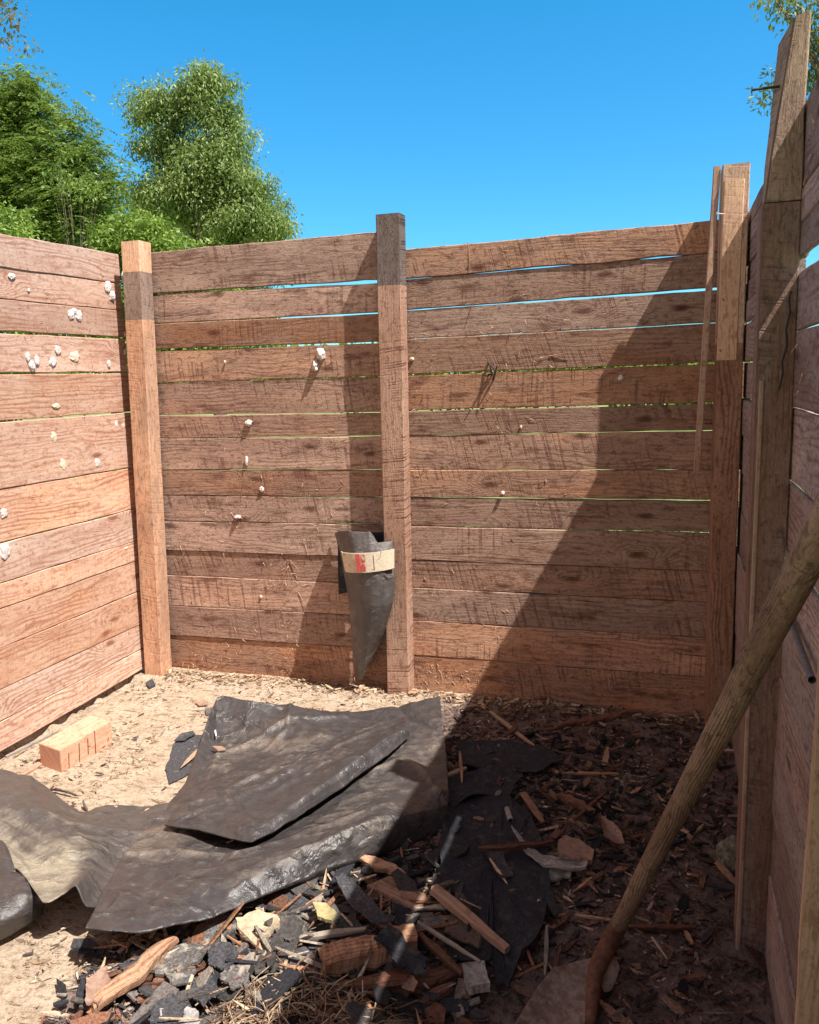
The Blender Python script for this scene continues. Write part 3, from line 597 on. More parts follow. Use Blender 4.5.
sheet('membrane', rows, 160, 110, RUBBER_D, ls, .005, 11, .004, wf=13, fold=.008, fdir=(3., 3.), creases=[([(0, 818), (40, 818), (80, 822), (150, 820)], .012, .02), ([(60, 815), (90, 850), (118, 862)], .010, .015), ([(30, 780), (50, 815), (80, 885)], .008, .02)], dust=lambda u, v: .05+.75*sm(.38, .55, v)*sm(.72, .5, u)*(.75+.25*math.sin(v*9)))
rows = [rowz((-60,880,.10),(-20,874,.11),(10,872,.115),(28,876,.115),(40,884,.10)),
        rowz((-60,900,.12),(-20,898,.13),(4,895,.13),(26,893,.13),(42,898,.10)),
        rowz((-60,925,.09),(-20,922,.10),(2,920,.10),(27,908,.10),(43,906,.06)),
        rowz((-60,950,.03),(-20,946,.03),(4,937,.03),(30,922,.04),(43,914,.04))]
sheet('curled_edge', rows, 50, 30, RUBBER, ls, .006, 15, .005)
rows = [rowz((-60,838,.10),(-20,838,.11),(2,841,.115),(8,850,.11)), rowz((-60,860,.11),(-20,858,.13),(6,858,.13),(14,866,.12)), rowz((-60,880,.09),(-20,878,.10),(6,876,.115),(18,878,.105))]
sheet('lower_fold', rows, 30, 20, RUBBER, ls, .004, 16, .005, dust=lambda u, v: .2)

# ------------------------------------------------------------ debris builders
def longpiece(name, p0, p1, w_, th, mat, label, cat, jag=.15, taper=(.6, 1, .9, .5), lift=.01, bend=0., group=None, n=14, roll_=0., zz=None):
    """a split stick or strip of wood between two pixels lying on the floor"""
    z0, z1 = zz if zz else (lift, lift)
    a = og(*p0, z0); b = og(*p1, z1); d = (b-a); L = d.length; d.normalize(); side = d.cross(ZA).normalized(); up = side.cross(d).normalized()
    if roll_: q = Matrix.Rotation(roll_, 3, d); side = q @ side; up = q @ up
    V = []; UV = []; ou = random.uniform(0, 50); sd = random.uniform(0, 99); seg = 8
    for i in range(n+1):
        f = i/n; tw = catmull([Vector((t_, 0, 0)) for t_ in taper], f*(len(taper)-1)).x
        c = a+d*(L*f)+up*(bend*math.sin(math.pi*f))+side*(jag*w_*nz(f*3, sd)*1.2)
        for k in range(seg):
            th_ = 2*math.pi*(k+.5)/seg; cx_ = math.cos(th_); cy_ = math.sin(th_)
            ex = math.copysign(abs(cx_)**.45, cx_); ey = math.copysign(abs(cy_)**.45, cy_)
            kk = 1+jag*nz(f*8, sd, k*1.3)+jag*.7*nz(f*22, sd+4, k*2.1)
            if i in (0, n): c2 = c+d*(jag*w_*1.5*nz(k*3.1, sd, i))
            else: c2 = c
            V.append(c2+side*(ex*w_*.5*tw*kk)+up*(ey*th*.5*(.5+.5*tw)*kk)); UV.append((f*L+ou, k/seg*2*(w_+th)+ou))
    F = [(i*seg+k, i*seg+(k+1) % seg, (i+1)*seg+(k+1) % seg, (i+1)*seg+k) for i in range(n) for k in range(seg)]+[tuple(range(seg-1, -1, -1)), tuple(n*seg+k for k in range(seg))]
    mb = MB(); mb.add(V, F, UV); o = mb.build(name, mat); return tag(o, label, cat, group)
def scrap(name, poly, mat, label, cat, lift=.01, th=.005, curl=.01, jag=.12, group=None, uvs=1., tilt=None):
    """flat irregular piece whose outline is given in pixels; curled and ragged"""
    P = [og(x, y, lift) for x, y in poly]; n = len(P); ring = []; sd = random.uniform(0, 99)
    per = sum((P[i]-P[(i+1) % n]).length for i in range(n))
    for i in range(n):
        a, b = P[i], P[(i+1) % n]; m = max(3, int((b-a).length/per*70))
        for j in range(m):
            f = j/m; q = a.lerp(b, f); ring.append(q)
    cen = sum(ring, Vector())/len(ring); size = max((q-cen).length for q in ring)
    ring = [cen+(q-cen)*(1+jag*.9*nz(i*.25, sd)+jag*.5*nz(i*.8, sd+5)+jag*.22*nz(i*2.9, sd+8)) for i, q in enumerate(ring)]
    N = len(ring); V = []; F = []; scs = [1, .82, .6, .36, .14]
    def zf(q, s): return curl*(nz(q.x*7+sd, q.y*7)*1.4+.5*nz(q.x*22+sd, q.y*22)+(s*s-.3)*.6)
    for layer in (0, 1):
        for s in scs:
            for q in ring:
                p = cen+(q-cen)*s; V.append(Vector((p.x, p.y, p.z+zf(p, s)-(th if layer else 0))))
        p = cen; V.append(Vector((p.x, p.y, p.z+zf(p, 0)-(th if layer else 0))))
    per_l = N*len(scs)+1
    for layer in (0, 1):
        o_ = layer*per_l; fs = []
        for r in range(len(scs)-1):
            for i in range(N): fs.append((o_+r*N+i, o_+r*N+(i+1) % N, o_+(r+1)*N+(i+1) % N, o_+(r+1)*N+i))
        for i in range(N): fs.append((o_+(len(scs)-1)*N+i, o_+(len(scs)-1)*N+(i+1) % N, o_+per_l-1))
        F += fs if layer == 0 else [tuple(reversed(f)) for f in fs]
    for i in range(N): F.append((i, per_l+i, per_l+(i+1) % N, (i+1) % N))
    mb = MB(); mb.add(V, F, [(v.x*uvs, v.y*uvs+v.z) for v in V]); o = mb.build(name, mat)
    bm = bmesh.new(); bm.from_mesh(o.data); bmesh.ops.recalc_face_normals(bm, faces=bm.faces); bm.to_mesh(o.data); bm.free()
    return tag(o, label, cat, group)
def box8(name, pts, mat, label=None, cat=None, parent=None, bev=.003, uvdir=None, jag=0.):
    """eight corner points: bottom 4 then top 4"""
    bm = bmesh.new(); vs = [bm.verts.new(p) for p in pts]
    for f in ((3, 2, 1, 0), (4, 5, 6, 7), (0, 1, 5, 4), (1, 2, 6, 5), (2, 3, 7, 6), (3, 0, 4, 7)): bm.faces.new([vs[i] for i in f])
    bmesh.ops.recalc_face_normals(bm, faces=bm.faces)
    bmesh.ops.bevel(bm, geom=list(bm.edges), offset=bev, segments=2, affect='EDGES')
    bmesh.ops.subdivide_edges(bm, edges=[e for e in bm.edges if e.calc_length() > .03], cuts=3, use_grid_fill=True)
    uvl = bm.loops.layers.uv.new('UVMap'); ax = (pts[1]-pts[0]).normalized() if uvdir is None else uvdir
    s2 = ax.cross(ZA).normalized(); ou = random.uniform(0, 50)
    for f in bm.faces:
        for l in f.loops:
            p = l.vert.co; l[uvl].uv = (p.dot(ax)+ou, p.dot(s2)+p.z+ou)
    if jag:
        for v in bm.verts: v.co += Vector((nz(v.co.x*40, v.co.y*40, v.co.z*40), nz(v.co.x*40+9, v.co.y*40, v.co.z*40), nz(v.co.x*40, v.co.y*40+9, v.co.z*40)))*jag
    me = bpy.data.meshes.new(name); bm.to_mesh(me); bm.free(); me.materials.append(mat)
    ca = me.color_attributes.new('Col', 'FLOAT_COLOR', 'POINT'); rc = random.random()
    ca.data.foreach_set('color', [v for _ in range(len(me.vertices)) for v in (.7, rc, .3, 1)])
    o = bpy.data.objects.new(name, me); C.objects.link(o)
    if parent is not None: o.parent = parent; o.matrix_parent_inverse = Matrix.Translation(-parent.location)
    return tag(o, label, cat)

# sawn timber block with kerf cuts on the sand
A = og(41, 765); B = og(62, 773); D = og(113, 744); h = .115
Bp = Vector((B.x, B.y, -.012)); Ap = Vector((A.x, A.y, -.012)); Dp = Vector((D.x, D.y, -.012)); Cp = Ap+(Dp-Bp)
top = Vector((0, 0, h)); tb = empty('timber_block', (Ap+Bp+Cp+Dp)/4, 'short pale orange timber block with saw cuts in its side on the sand', 'wood block')
box8('block', [Bp, Dp, Cp, Ap, Bp+top, Dp+top, Cp+top, Ap+top], W_BLOCK, parent=tb, bev=.002, uvdir=(Dp-Bp).normalized())
kn = (Dp-Bp).normalized(); kf = kn.cross(ZA).normalized()
if kf.dot(EYE-Bp) < 0: kf = -kf
Lb = (Dp-Bp).length
for f, z0, z1 in ((.13, .02, .085), (.33, .02, .10), (.5, .03, .10), (.64, .0, .115), (.52, .06, .063), (.8, .02, .024), (.9, .035, .05)):
    mb = MB(); p = Bp+kn*(f*Lb)+kf*.0012; wv = kn*(.0022 if z1-z0 > .01 else .008); up1 = ZA*z0; up2 = ZA*z1+kn*.006
    q = [p-wv+up1, p+wv+up1, p+wv+up2, p-wv+up2]; bk = [v-kf*.006 for v in q]
    mb.add(q+bk, [(0, 1, 2, 3), (7, 6, 5, 4), (0, 4, 5, 1), (1, 5, 6, 2), (2, 6, 7, 3), (3, 7, 4, 0)], None); mb.build('saw_cut', W_BARK, tb)
longpiece('wood_shim', (48, 752), (104, 722), .05, .02, W_FRESH, 'thin pale orange wood shim lying directly behind the cut timber block', 'wood shim', lift=.03, zz=(.02, .075), jag=.05, taper=(.5, 1, 1, .3))
longpiece('stick', (6, 757), (58, 731), .018, .014, W_GREYSTICK, 'bleached stick lying in the gap between timber block and left wall', 'stick', lift=.012)
longpiece('wood_splinter', (22, 775), (50, 757), .035, .01, W_STAKE, 'pale wedge of wood under the near end of the timber block', 'wood scrap', lift=.004)
longpiece('twig', (48, 790), (79, 796), .008, .008, W_DARKSTICK, 'dark crooked twig on the sand in front of the timber block', 'twig', bend=.01, jag=.6)
longpiece('twig', (83, 801), (88, 812), .008, .01, W_DARKSTICK, 'stubby dark twig standing at the sheet edge below the timber block', 'twig', bend=.0, jag=.6, zz=(.03, .0))
scrap('rubber_scrap', [(165, 770), (176, 740), (190, 733), (212, 738), (208, 752), (192, 772), (170, 783)], SHINGD, 'flat dark rubber scrap poking out behind the large sheet on the sand', 'rubber scrap', .006, .004, .006)
scrap('shingle_scrap', [(174, 741), (182, 733), (193, 731), (195, 733), (184, 740)], SHINGD, 'small blue grey shingle shard on the sand left of the large sheet', 'shingle scrap', .02, .004, .008)
longpiece('wood_splinter', (181, 768), (202, 745), .02, .006, W_YELLOW, 'pale lens shaped wood splinter on the flat dark rubber scrap', 'wood splinter', lift=.022, taper=(.1, 1, .9, .1))
longpiece('wood_splinter', (214, 723), (216, 736), .008, .004, HOLE, 'upright white splinter lying on the left part of the large rubber sheet', 'wood splinter', lift=.07, taper=(.7, 1, 1, .7)).location = (0, 0, 0)
scrap('bark_flake', [(212, 746), (222, 746), (226, 749), (218, 751)], TANPEEL, 'small pink bark flake on the left part of the large rubber sheet', 'bark flake', .065, .004, .004)
scrap('pebble', [(205, 708), (212, 707), (212, 713), (206, 714)], SHING, 'small grey pebble on the sand near the upright sheet corner', 'pebble', .012, .012, .004)
scrap('pebble', [(146, 683), (152, 679), (155, 684), (149, 687)], SHINGD, 'dark clod of dirt on the sand in the left corner of the pen', 'clod', .015, .02, .006)
scrap('bark_flake', [(195, 703), (204, 700), (208, 705), (199, 706)], TANPEEL, 'flat reddish bark flake on the open sand behind the large sheet', 'bark flake', .008, .004, .004)

# --- pieces in the heap: (name, kind, data, label, category)
longpiece('split_board', (93, 1008), (175, 938), .058, .026, W_SPLIT, 'bright orange split board pointing from bottom left under the rubber sheet', 'split wood', lift=.05, zz=(.035, .07), jag=.22)
longpiece('bark_strip', (140, 1002), (186, 972), .05, .018, W_BARK, 'reddish bark strip lying right of the bright orange split board', 'bark', lift=.03, jag=.4)
scrap('shingle_strip', [(150, 972), (172, 953), (200, 938), (222, 918), (240, 915), (236, 930), (214, 945), (198, 968), (170, 976)], SHING, 'long grey mineral shingle strip just under the front edge of the sheet', 'shingle', .045, .008, .018, .2)
scrap('crust_chunk', [(236, 922), (258, 915), (278, 918), (280, 927), (258, 941), (240, 936)], CLAY, 'pale sandy crust chunk in the middle of the sunlit heap', 'dirt crust', .05, .015, .015)
scrap('foam_scrap', [(312, 902), (326, 902), (337, 916), (332, 924), (318, 918)], YELLOW, 'yellow scrap with dark edge in the heap below the sheet', 'yellow scrap', .07, .01, .012)
scrap('shingle_strip', [(335, 879), (344, 874), (362, 893), (384, 915), (388, 924), (374, 926), (352, 908), (340, 892)], SHINGD, 'long dark grey shingle strip left of the brown timber offcut', 'shingle', .075, .008, .012)
longpiece('bark_log', (320, 962), (414, 938), .075, .06, W_SPLIT, 'thick stringy orange brown piece of split log below the brown offcut', 'split wood', lift=.05, jag=.3, n=24, taper=(1, 1, 1, .8))
scrap('tar_scrap', [(374, 940), (386, 930), (402, 938), (410, 952), (428, 960), (424, 976), (408, 972), (392, 962), (386, 950)], TAR, 'ragged blue black tar paper scrap draped over the stringy log', 'tar paper', .09, .005, .02, .3)
longpiece('stick', (300, 938), (366, 929), .02, .014, W_GREYSTICK, 'bleached grey stick crossing the shadow edge above the stringy log', 'stick', lift=.06)
scrap('slate_chunk', [(462, 965), (484, 960), (490, 984), (468, 987)], PALE, 'squarish pale grey chunk at the lower end of the tan stake', 'shingle chunk', .05, .025, .006, .08)
box8('timber_offcut', [og(443, 933, .0), og(480, 950, .0), og(484, 926, .0), og(452, 912, .0), og(443, 933, .05), og(480, 950, .05), og(484, 926, .05), og(452, 912, .05)], W_DARKSTICK, 'charred dark timber offcut half under the tan stake', 'wood block', bev=.004, jag=.003)
longpiece('bark_strip', (420, 934), (462, 974), .022, .015, W_BARK, 'narrow red bark strip between the stringy log and the pale chunk', 'bark', lift=.055)
longpiece('stick', (418, 922), (480, 962), .010, .010, W_GREYSTICK, 'thin grey stick running below the brown offcut towards the pale chunk', 'stick', lift=.075)
longpiece('bark_log', (356, 990), (462, 972), .06, .04, W_BARK, 'dark red rotten log lying below the stringy orange log', 'split wood', lift=.03, jag=.35, n=20)
scrap('bark_flake', [(402, 988), (412, 976), (418, 982), (414, 990)], TANPEEL, 'round tan bark flake on the dark red rotten log', 'bark flake', .065, .006, .008)
# brown timber offcut, the block lit by a streak of sun
q0 = og(367, 895, .03); q1 = og(418, 912, .03); 
z_ = .03; B0 = onz(367, 903, .035); B1 = onz(418, 921, .035); T0 = onz(366, 885, .085); T1 = onz(417, 910, .085); T2 = onz(432, 897, .085); T3 = onz(390, 875, .085)
dn = Vector((0, 0, -.055))
box8('timber_offcut', [T0+dn, T1+dn, T2+dn, T3+dn, T0, T1, T2, T3], W_BROWNBLK, 'clean cut brown timber offcut with a bright end, resting on the heap', 'wood block', bev=.0025, jag=.001)
longpiece('wood_stake', (434, 889), (507, 950), .034, .03, W_STAKE, 'long clean tan stake lying on the black tar paper', 'stake', lift=.05, zz=(.07, .045), jag=.04, taper=(.9, 1, .95, .75, .6))
# black tar paper sheets
scrap('tar_sheet', [(438, 850), (446, 800), (470, 788), (505, 792), (528, 810), (545, 850), (552, 885), (541, 930), (523, 955), (508, 986), (496, 978), (486, 930), (466, 905), (444, 885)], TAR, 'big ragged sheet of black tar paper in the shade under the tan stake', 'tar paper', .034, .005, .018, .10)
scrap('tar_sheet', [(458, 741), (510, 741), (548, 750), (560, 762), (530, 772), (490, 770), (460, 765)], TAR, 'flatter strip of black tar paper nearest the back wall in the shade', 'tar paper', .026, .005, .010, .12)
scrap('tar_sheet', [(447, 778), (490, 768), (522, 775), (510, 795), (470, 800), (448, 812)], TAR, 'blue black tar paper piece touching the right edge of the rubber sheet', 'tar paper', .03, .005, .018, .15)
scrap('peeled_bark', [(512, 833), (519, 842), (534, 857), (556, 862), (588, 861), (584, 868), (562, 869), (540, 866), (524, 852)], PALE, 'curved pale grey peel with ragged ends in the shaded litter', 'bark peel', .04, .01, .02, .18)
scrap('peeled_bark', [(546, 871), (556, 866), (574, 868), (570, 876), (552, 878)], PALE, 'small pale grey peel just below the long curved one', 'bark peel', .03, .008, .012)
scrap('bark_slab', [(558, 842), (566, 836), (580, 838), (594, 848), (592, 862), (574, 860), (558, 854)], TANPEEL, 'squarish tan bark slab right of the curved grey peel', 'bark', .045, .014, .01)
scrap('bark_flake', [(601, 820), (612, 824), (622, 832), (625, 844), (616, 842), (604, 834)], TANPEEL, 'leaf shaped pinkish bark flake left of the shovel handle', 'bark flake', .05, .004, .02)
scrap('tar_scrap', [(486, 853), (503, 852), (506, 864), (514, 878), (500, 880), (492, 868)], SHINGD, 'small dark slate coloured scrap on the big tar paper sheet', 'shingle scrap', .035, .005, .012)
longpiece('wood_strip', (523, 793), (543, 822), .026, .010, W_BROWNBLK, 'flat brown wood strip standing out across the shaded litter', 'wood strip', lift=.03, jag=.05, taper=(1, 1, 1, .6))
longpiece('wood_splinter', (491, 803), (524, 810), .016, .010, W_SPLIT, 'orange brown splinter left of the flat brown wood strip', 'wood splinter', lift=.03)
longpiece('wood_splinter', (562, 773), (619, 774), .018, .010, W_SPLIT, 'long tan splinter lying parallel to the back wall in the litter', 'wood splinter', lift=.025, taper=(.2, 1, .8, .4))
longpiece('wood_chip', (605, 765), (608, 747), .022, .006, W_YELLOW, 'pale upright wood chip above the long tan splinter', 'wood chip', lift=.03, taper=(1, 1, .4))
longpiece('stick', (490, 712), (534, 746), .02, .014, W_YELLOW, 'long light stick in the shade close to the back wall', 'stick', lift=.012)
longpiece('bark_strip', (556, 726), (640, 712), .05, .022, W_BARK, 'shaggy orange red bark strip at the foot of the back wall', 'bark', lift=.012, jag=.6, n=24)
longpiece('bark_strip', (560, 795), (592, 812), .04, .02, W_BARK, 'short red bark piece in the middle of the shaded litter', 'bark', lift=.03, jag=.4)
longpiece('wood_splinter', (574, 820), (606, 792), .014, .01, W_BARK, 'thin red splinter slanting up to the right in the shaded litter', 'wood splinter', lift=.03)
longpiece('bark_strip', (480, 849), (552, 843), .022, .016, W_BARK, 'long brown bark sliver along the top of the dark slate scrap', 'bark', lift=.05, jag=.4)
longpiece('stick', (558, 752), (625, 772), .016, .012, W_DARKSTICK, 'dark curved stick above the long tan splinter', 'stick', lift=.02, bend=.01)
longpiece('stick', (629, 927), (697, 928), .022, .014, W_BARK, 'red brown stick right of the shovel socket', 'stick', lift=.015)
longpiece('wood_chip', (702, 872), (702, 888), .022, .010, W_BARK, 'short brown chip left of the mossy stone', 'wood chip', lift=.01)
longpiece('wood_chip', (685, 931), (692, 944), .016, .006, W_SPLIT, 'orange chip on the soil near the red brown stick', 'wood chip', lift=.01)
longpiece('wood_chip', (553, 929), (571, 912), .018, .010, W_BARK, 'reddish chip between the big tar paper sheet and the shovel', 'wood chip', lift=.02)
longpiece('stick', (547, 926), (545, 976), .012, .010, W_GREYSTICK, 'thin grey stick left of the shovel blade', 'stick', lift=.02)
longpiece('stick', (561, 946), (551, 978), .010, .008, W_BARK, 'thin red twig touching the top of the shovel blade', 'twig', lift=.02)
longpiece('stick', (575, 915), (612, 920), .010, .008, W_STAKE, 'thin tan twig reaching the shovel socket from the left', 'twig', lift=.02)
longpiece('split_board', (362, 858), (405, 875), .045, .02, W_SPLIT, 'rough orange wood piece peeking out from under the rolled sheet edge', 'split wood', lift=.045, jag=.35)
longpiece('stick', (446, 776), (466, 768), .024, .014, W_YELLOW, 'greenish stub of wood at the right edge of the rubber sheet', 'stick', lift=.04)
longpiece('wood_splinter', (460, 752), (462, 783), .014, .008, W_SPLIT, 'reddish splinter across the greenish stub', 'wood splinter', lift=.05)
longpiece('stick', (445, 738), (461, 735), .018, .012, W_GREYSTICK, 'pale stub on the sand just inside the shadow', 'stick', lift=.012)
longpiece('bark_strip', (424, 1002), (452, 985), .03, .02, W_BARK, 'brown bark bit below the pale grey chunk', 'bark', lift=.03)
scrap('bark_flake', [(424, 1010), (436, 1004), (446, 1012), (444, 1024), (428, 1026)], RUST, 'rust coloured flake at the bottom edge of the picture', 'bark flake', .03, .01, .012)
scrap('pebble', [(452, 1006), (462, 1003), (465, 1014), (456, 1018)], SHING, 'round grey pebble beside the rust coloured flake', 'pebble', .03, .02, .006)
scrap('tar_scrap', [(418, 1000), (434, 992), (448, 1002), (442, 1022), (424, 1020)], TAR, 'small blue black scrap near the bottom edge of the picture', 'tar paper', .02, .005, .01)
mb = MB(); a = og(507, 809, .03); b_ = og(511, 821, .03); tube(mb, [a, b_], .010, 12, cap=False); tube(mb, [b_, a], .0075, 12, cap=False)
tag(mb.build('plastic_cap', PALE, smooth=True), 'small grey tube left of the flat brown wood strip', 'tube')
mb = MB(); a = og(537, 893, .02); b_ = og(540, 904, .035); tube(mb, [a, b_], .010, 12, cap=False); tube(mb, [b_, a], .0075, 12, cap=False)
tag(mb.build('plastic_cap', PALE, smooth=True), 'small grey tube at the right edge of the big tar paper sheet', 'tube')
# sunlit shingle rubble bottom left
rub = [([(163, 972), (180, 962), (196, 968), (192, 985), (172, 988)], SHING, 'grey shingle flake between orange split board and shingle strip'),
 ([(205, 950), (228, 944), (240, 955), (228, 972), (210, 968)], SHINGD, 'speckled grey shingle plate left of the pale sandy crust'),
 ([(240, 945), (268, 938), (290, 945), (286, 962), (262, 972), (244, 962)], SHING, 'broad grey shingle plate below the pale sandy crust'),
 ([(280, 895), (312, 880), (334, 884), (330, 905), (300, 915), (284, 910)], SHINGD, 'mineral covered shingle plate under the front edge of the sheet'),
 ([(272, 915), (300, 918), (308, 934), (290, 946), (276, 934)], SHING, 'crumbling grey shingle right of the pale sandy crust'),
 ([(185, 985), (212, 978), (222, 996), (204, 1010), (188, 1002)], SHINGD, 'dark shingle shard right of the reddish bark strip'),
 ([(150, 1008), (170, 996), (190, 1004), (178, 1026), (150, 1026)], SHINGD, 'grey shard at the bottom edge right of the orange board'),
 ([(300, 925), (330, 918), (350, 930), (340, 948), (310, 950)], SHINGD, 'dark slab under the bleached stick'),
 ([(160, 1012), (196, 1008), (204, 1030), (162, 1032)], PALE, 'pale curled shard on the bottom edge'),
 ([(338, 930), (356, 922), (372, 934), (362, 946), (344, 944)], SHINGD, 'dark shingle bit above the stringy log'),
 ([(395, 905), (430, 912), (440, 930), (418, 938), (396, 925)], TAR, 'tar paper scrap under the brown offcut'),
 ([(380, 860), (410, 868), (420, 885), (398, 884), (384, 874)], TAR, 'tar paper scrap under the rolled edge of the sheet'),
 ([(225, 965), (246, 968), (250, 986), (232, 990), (220, 980)], SHING, 'small speckled shard above the fibre tangle'),
 ([(88, 978), (106, 966), (112, 984), (98, 1006), (84, 1004)], TANPEEL, 'pinkish peel left of the orange split board'),
 ([(118, 962), (134, 955), (150, 960), (142, 975), (124, 976)], SHINGD, 'grey flake left of the shingle strip beside the orange board')]
for poly, m_, lb in rub: scrap('shingle_shard', poly, m_, lb, 'shingle', random.uniform(.025, .05), random.uniform(.003, .006), .012, .22, group='shingle shards in the heap')

# mossy stone beside the front post
def rock(name, c, r, mat, label, cat, sq=(1, .8, 1)):
    bm = bmesh.new(); bmesh.ops.create_icosphere(bm, subdivisions=4, radius=1); sd = random.uniform(0, 99)
    for v in bm.verts:
        k = 1+.35*nz(v.co.x*1.6+sd, v.co.y*1.6, v.co.z*1.6)+.12*nz(v.co.x*5+sd, v.co.y*5, v.co.z*5); v.co = c+Vector((v.co.x*sq[0], v.co.y*sq[1], v.co.z*sq[2]))*k*r
    me = bpy.data.meshes.new(name); bm.to_mesh(me); bm.free(); me.materials.append(mat); o = bpy.data.objects.new(name, me); C.objects.link(o); return tag(o, label, cat)
rock('mossy_stone', og(728, 876)+Vector((.02, .03, .045)), .062, STONE, 'mossy grey stone leaning against the foot of the front post', 'stone', (.85, .6, 1.1))
longpiece('bark_strip', (716, 862), (737, 884), .02, .015, W_SPLIT, 'tan splinter leaning on the mossy stone', 'wood splinter', zz=(.05, .01))

# frayed fibre tangle at the bottom
mb = MB()
for k in range(420):
    cx_, cy_ = random.choice([(262, 1005), (290, 985), (312, 990), (340, 1005), (285, 1020), (230, 1012), (370, 1012), (320, 1015)])
    p = og(cx_+random.gauss(0, 16), cy_+random.gauss(0, 12), random.uniform(.01, .06)); a = random.uniform(0, 6.28); L = random.uniform(.05, .16)
    d = Vector((math.cos(a), math.sin(a), random.uniform(-.1, .5))); s_ = Vector((-d.y, d.x, 0)); cv = random.uniform(-.6, .6); r_ = random.uniform(.0008, .0024)
    pts = [p+d*(L*f)+s_*(cv*L*f*f)-Vector((0, 0, .6*L*f*f)) for f in (0, .33, .66, 1)]
    c_ = random.choice([(.34, .24, .16), (.28, .18, .11), (.42, .32, .22), (.2, .12, .075), (.13, .08, .055)])
    tube(mb, pts, [r_, r_, r_*.8, r_*.4], 4, c_, False)
tag(mb.build('bark_fibres', LITTER), 'tangle of frayed tan bark fibres at the bottom of the heap', 'bark fibres', kind='stuff')

# mulch and chip litter: uncountable
def litter(name, N, region, pal, size, label, wide=(.06, .32), hz=.010, tilt=.25):
    mb = MB(); k = 0; tries = 0
    while k < N and tries < N*12:
        tries += 1; x, y = region()
        if x is None or not (-2.68 < x < .27 and .9 < y < 3.66): continue
        z = gh(x, y); L = random.uniform(*size)*random.choice([.5, .7, 1, 1, 1.6]); a = random.uniform(0, 6.28); d = Vector((math.cos(a), math.sin(a), random.gauss(0, tilt))).normalized()
        s_ = (d.cross(ZA)+ZA*random.gauss(0, tilt)).normalized().normalized(); u_ = s_.cross(d); wd = L*random.uniform(*wide); t_ = min(.006, wd*.5)
        c = Vector((x, y, z+random.uniform(.001, hz))); cc = random.choice(pal); g_ = random.uniform(.6, 1.3); cc = tuple(min(.9, q*g_) for q in cc)
        a0, a1 = random.uniform(.2, 1), random.uniform(.0, .8)
        pts = [c-d*L/2-s_*wd*a0*.5, c-d*L/2+s_*wd*a0*.5, c+s_*wd*.6, c+d*L/2+s_*wd*a1*.5, c+d*L/2-s_*wd*a1*.5, c-s_*wd*.5]
        V = [p+u_*t_ for p in pts]+pts
        mb.add(V, [(0, 1, 2, 5), (5, 2, 3, 4), (0, 6, 7, 1), (1, 7, 8, 2), (2, 8, 9, 3), (3, 9, 10, 4), (4, 10, 11, 5), (5, 11, 6, 0)], None, cc); k += 1
    o = mb.build(name, LITTER); tag(o, label, 'litter', kind='stuff')
def reg_m():
    x = random.uniform(-1.5, .27); y = random.uniform(1.2, 3.6)
    return (x, y) if random.random() < mulch(x, y)**2 else (None, None)
def reg_s(): 
    x = random.uniform(-2.66, .1); y = random.uniform(1.3, 3.66)
    n = nz(x*3, y*3, 2)+.5*nz(x*9, y*9, 5)
    return (x, y) if n > .0 or random.random() < .12 else (None, None)
def reg_e():
    return (random.uniform(-2.6, .25), 3.68-abs(random.gauss(0, .07)))
red = [(.19, .085, .058), (.14, .065, .045), (.23, .12, .085), (.30, .21, .16), (.07, .038, .03), (.04, .028, .025), (.26, .16, .11), (.022, .022, .026), (.09, .042, .03), (.05, .03, .025), (.03, .025, .025)]
litter('mulch_litter', 15000, reg_m, red, (.005, .024), 'reddish brown bark mulch covering the shaded soil')
litter('bark_litter', 620, reg_m, red+[(.36, .2, .13), (.04, .04, .05), (.45, .31, .23), (.3, .22, .18)], (.03, .09), 'larger bark shreds and shingle crumbs on the shaded soil')
litter('sand_litter', 8000, reg_s, [(.30, .19, .12), (.16, .1, .07), (.45, .32, .22), (.08, .06, .05), (.5, .4, .3)], (.004, .022), 'small wood crumbs and grit strewn over the pale sand')
litter('edge_litter', 1500, reg_e, [(.30, .17, .10), (.16, .1, .07), (.45, .32, .22), (.5, .38, .26)], (.008, .04), 'splinters gathered along the foot of the back wall')
def reg_h():
    x, y = random.gauss(-1.12, .30), random.gauss(1.9, .26)
    return (x, y) if mulch(x, y) > .4 else (None, None)
litter('heap_litter', 9500, reg_h, [(.15, .135, .125), (.24, .215, .195), (.08, .075, .075), (.36, .23, .15), (.38, .32, .25), (.04, .04, .045), (.2, .1, .065), (.06, .055, .055), (.12, .09, .075)], (.006, .034), 'grey shingle crumbs and pale wood chips of the sunlit heap')

felt = [(.035, .032, .032), (.06, .053, .05), (.10, .085, .075), (.14, .12, .11), (.05, .048, .05), (.2, .17, .14), (.16, .075, .045), (.03, .03, .036)]
litter('felt_litter', 620, reg_h, felt, (.03, .10), 'torn flat felt flakes tangled through the sunlit heap', (.25, .6), .045, .35)
litter('splinter_litter', 420, reg_h, [(.36, .2, .12), (.28, .14, .08), (.42, .3, .2), (.16, .08, .05), (.3, .25, .2)], (.05, .14), 'long wood splinters and bark threads tangled through the heap', (.04, .12), .05, .35)
def reg_d():
    x, y = random.gauss(-.42, .3), random.gauss(2.75, .35)
    return (x, y) if mulch(x, y) > .4 else (None, None)
litter('char_litter', 1300, reg_d, [(.02, .02, .024), (.035, .03, .032), (.06, .05, .05), (.014, .014, .018), (.12, .06, .045), (.2, .13, .09)], (.012, .05), 'charred crumbs and dark chips in the shaded litter', (.1, .5), .02, .3)

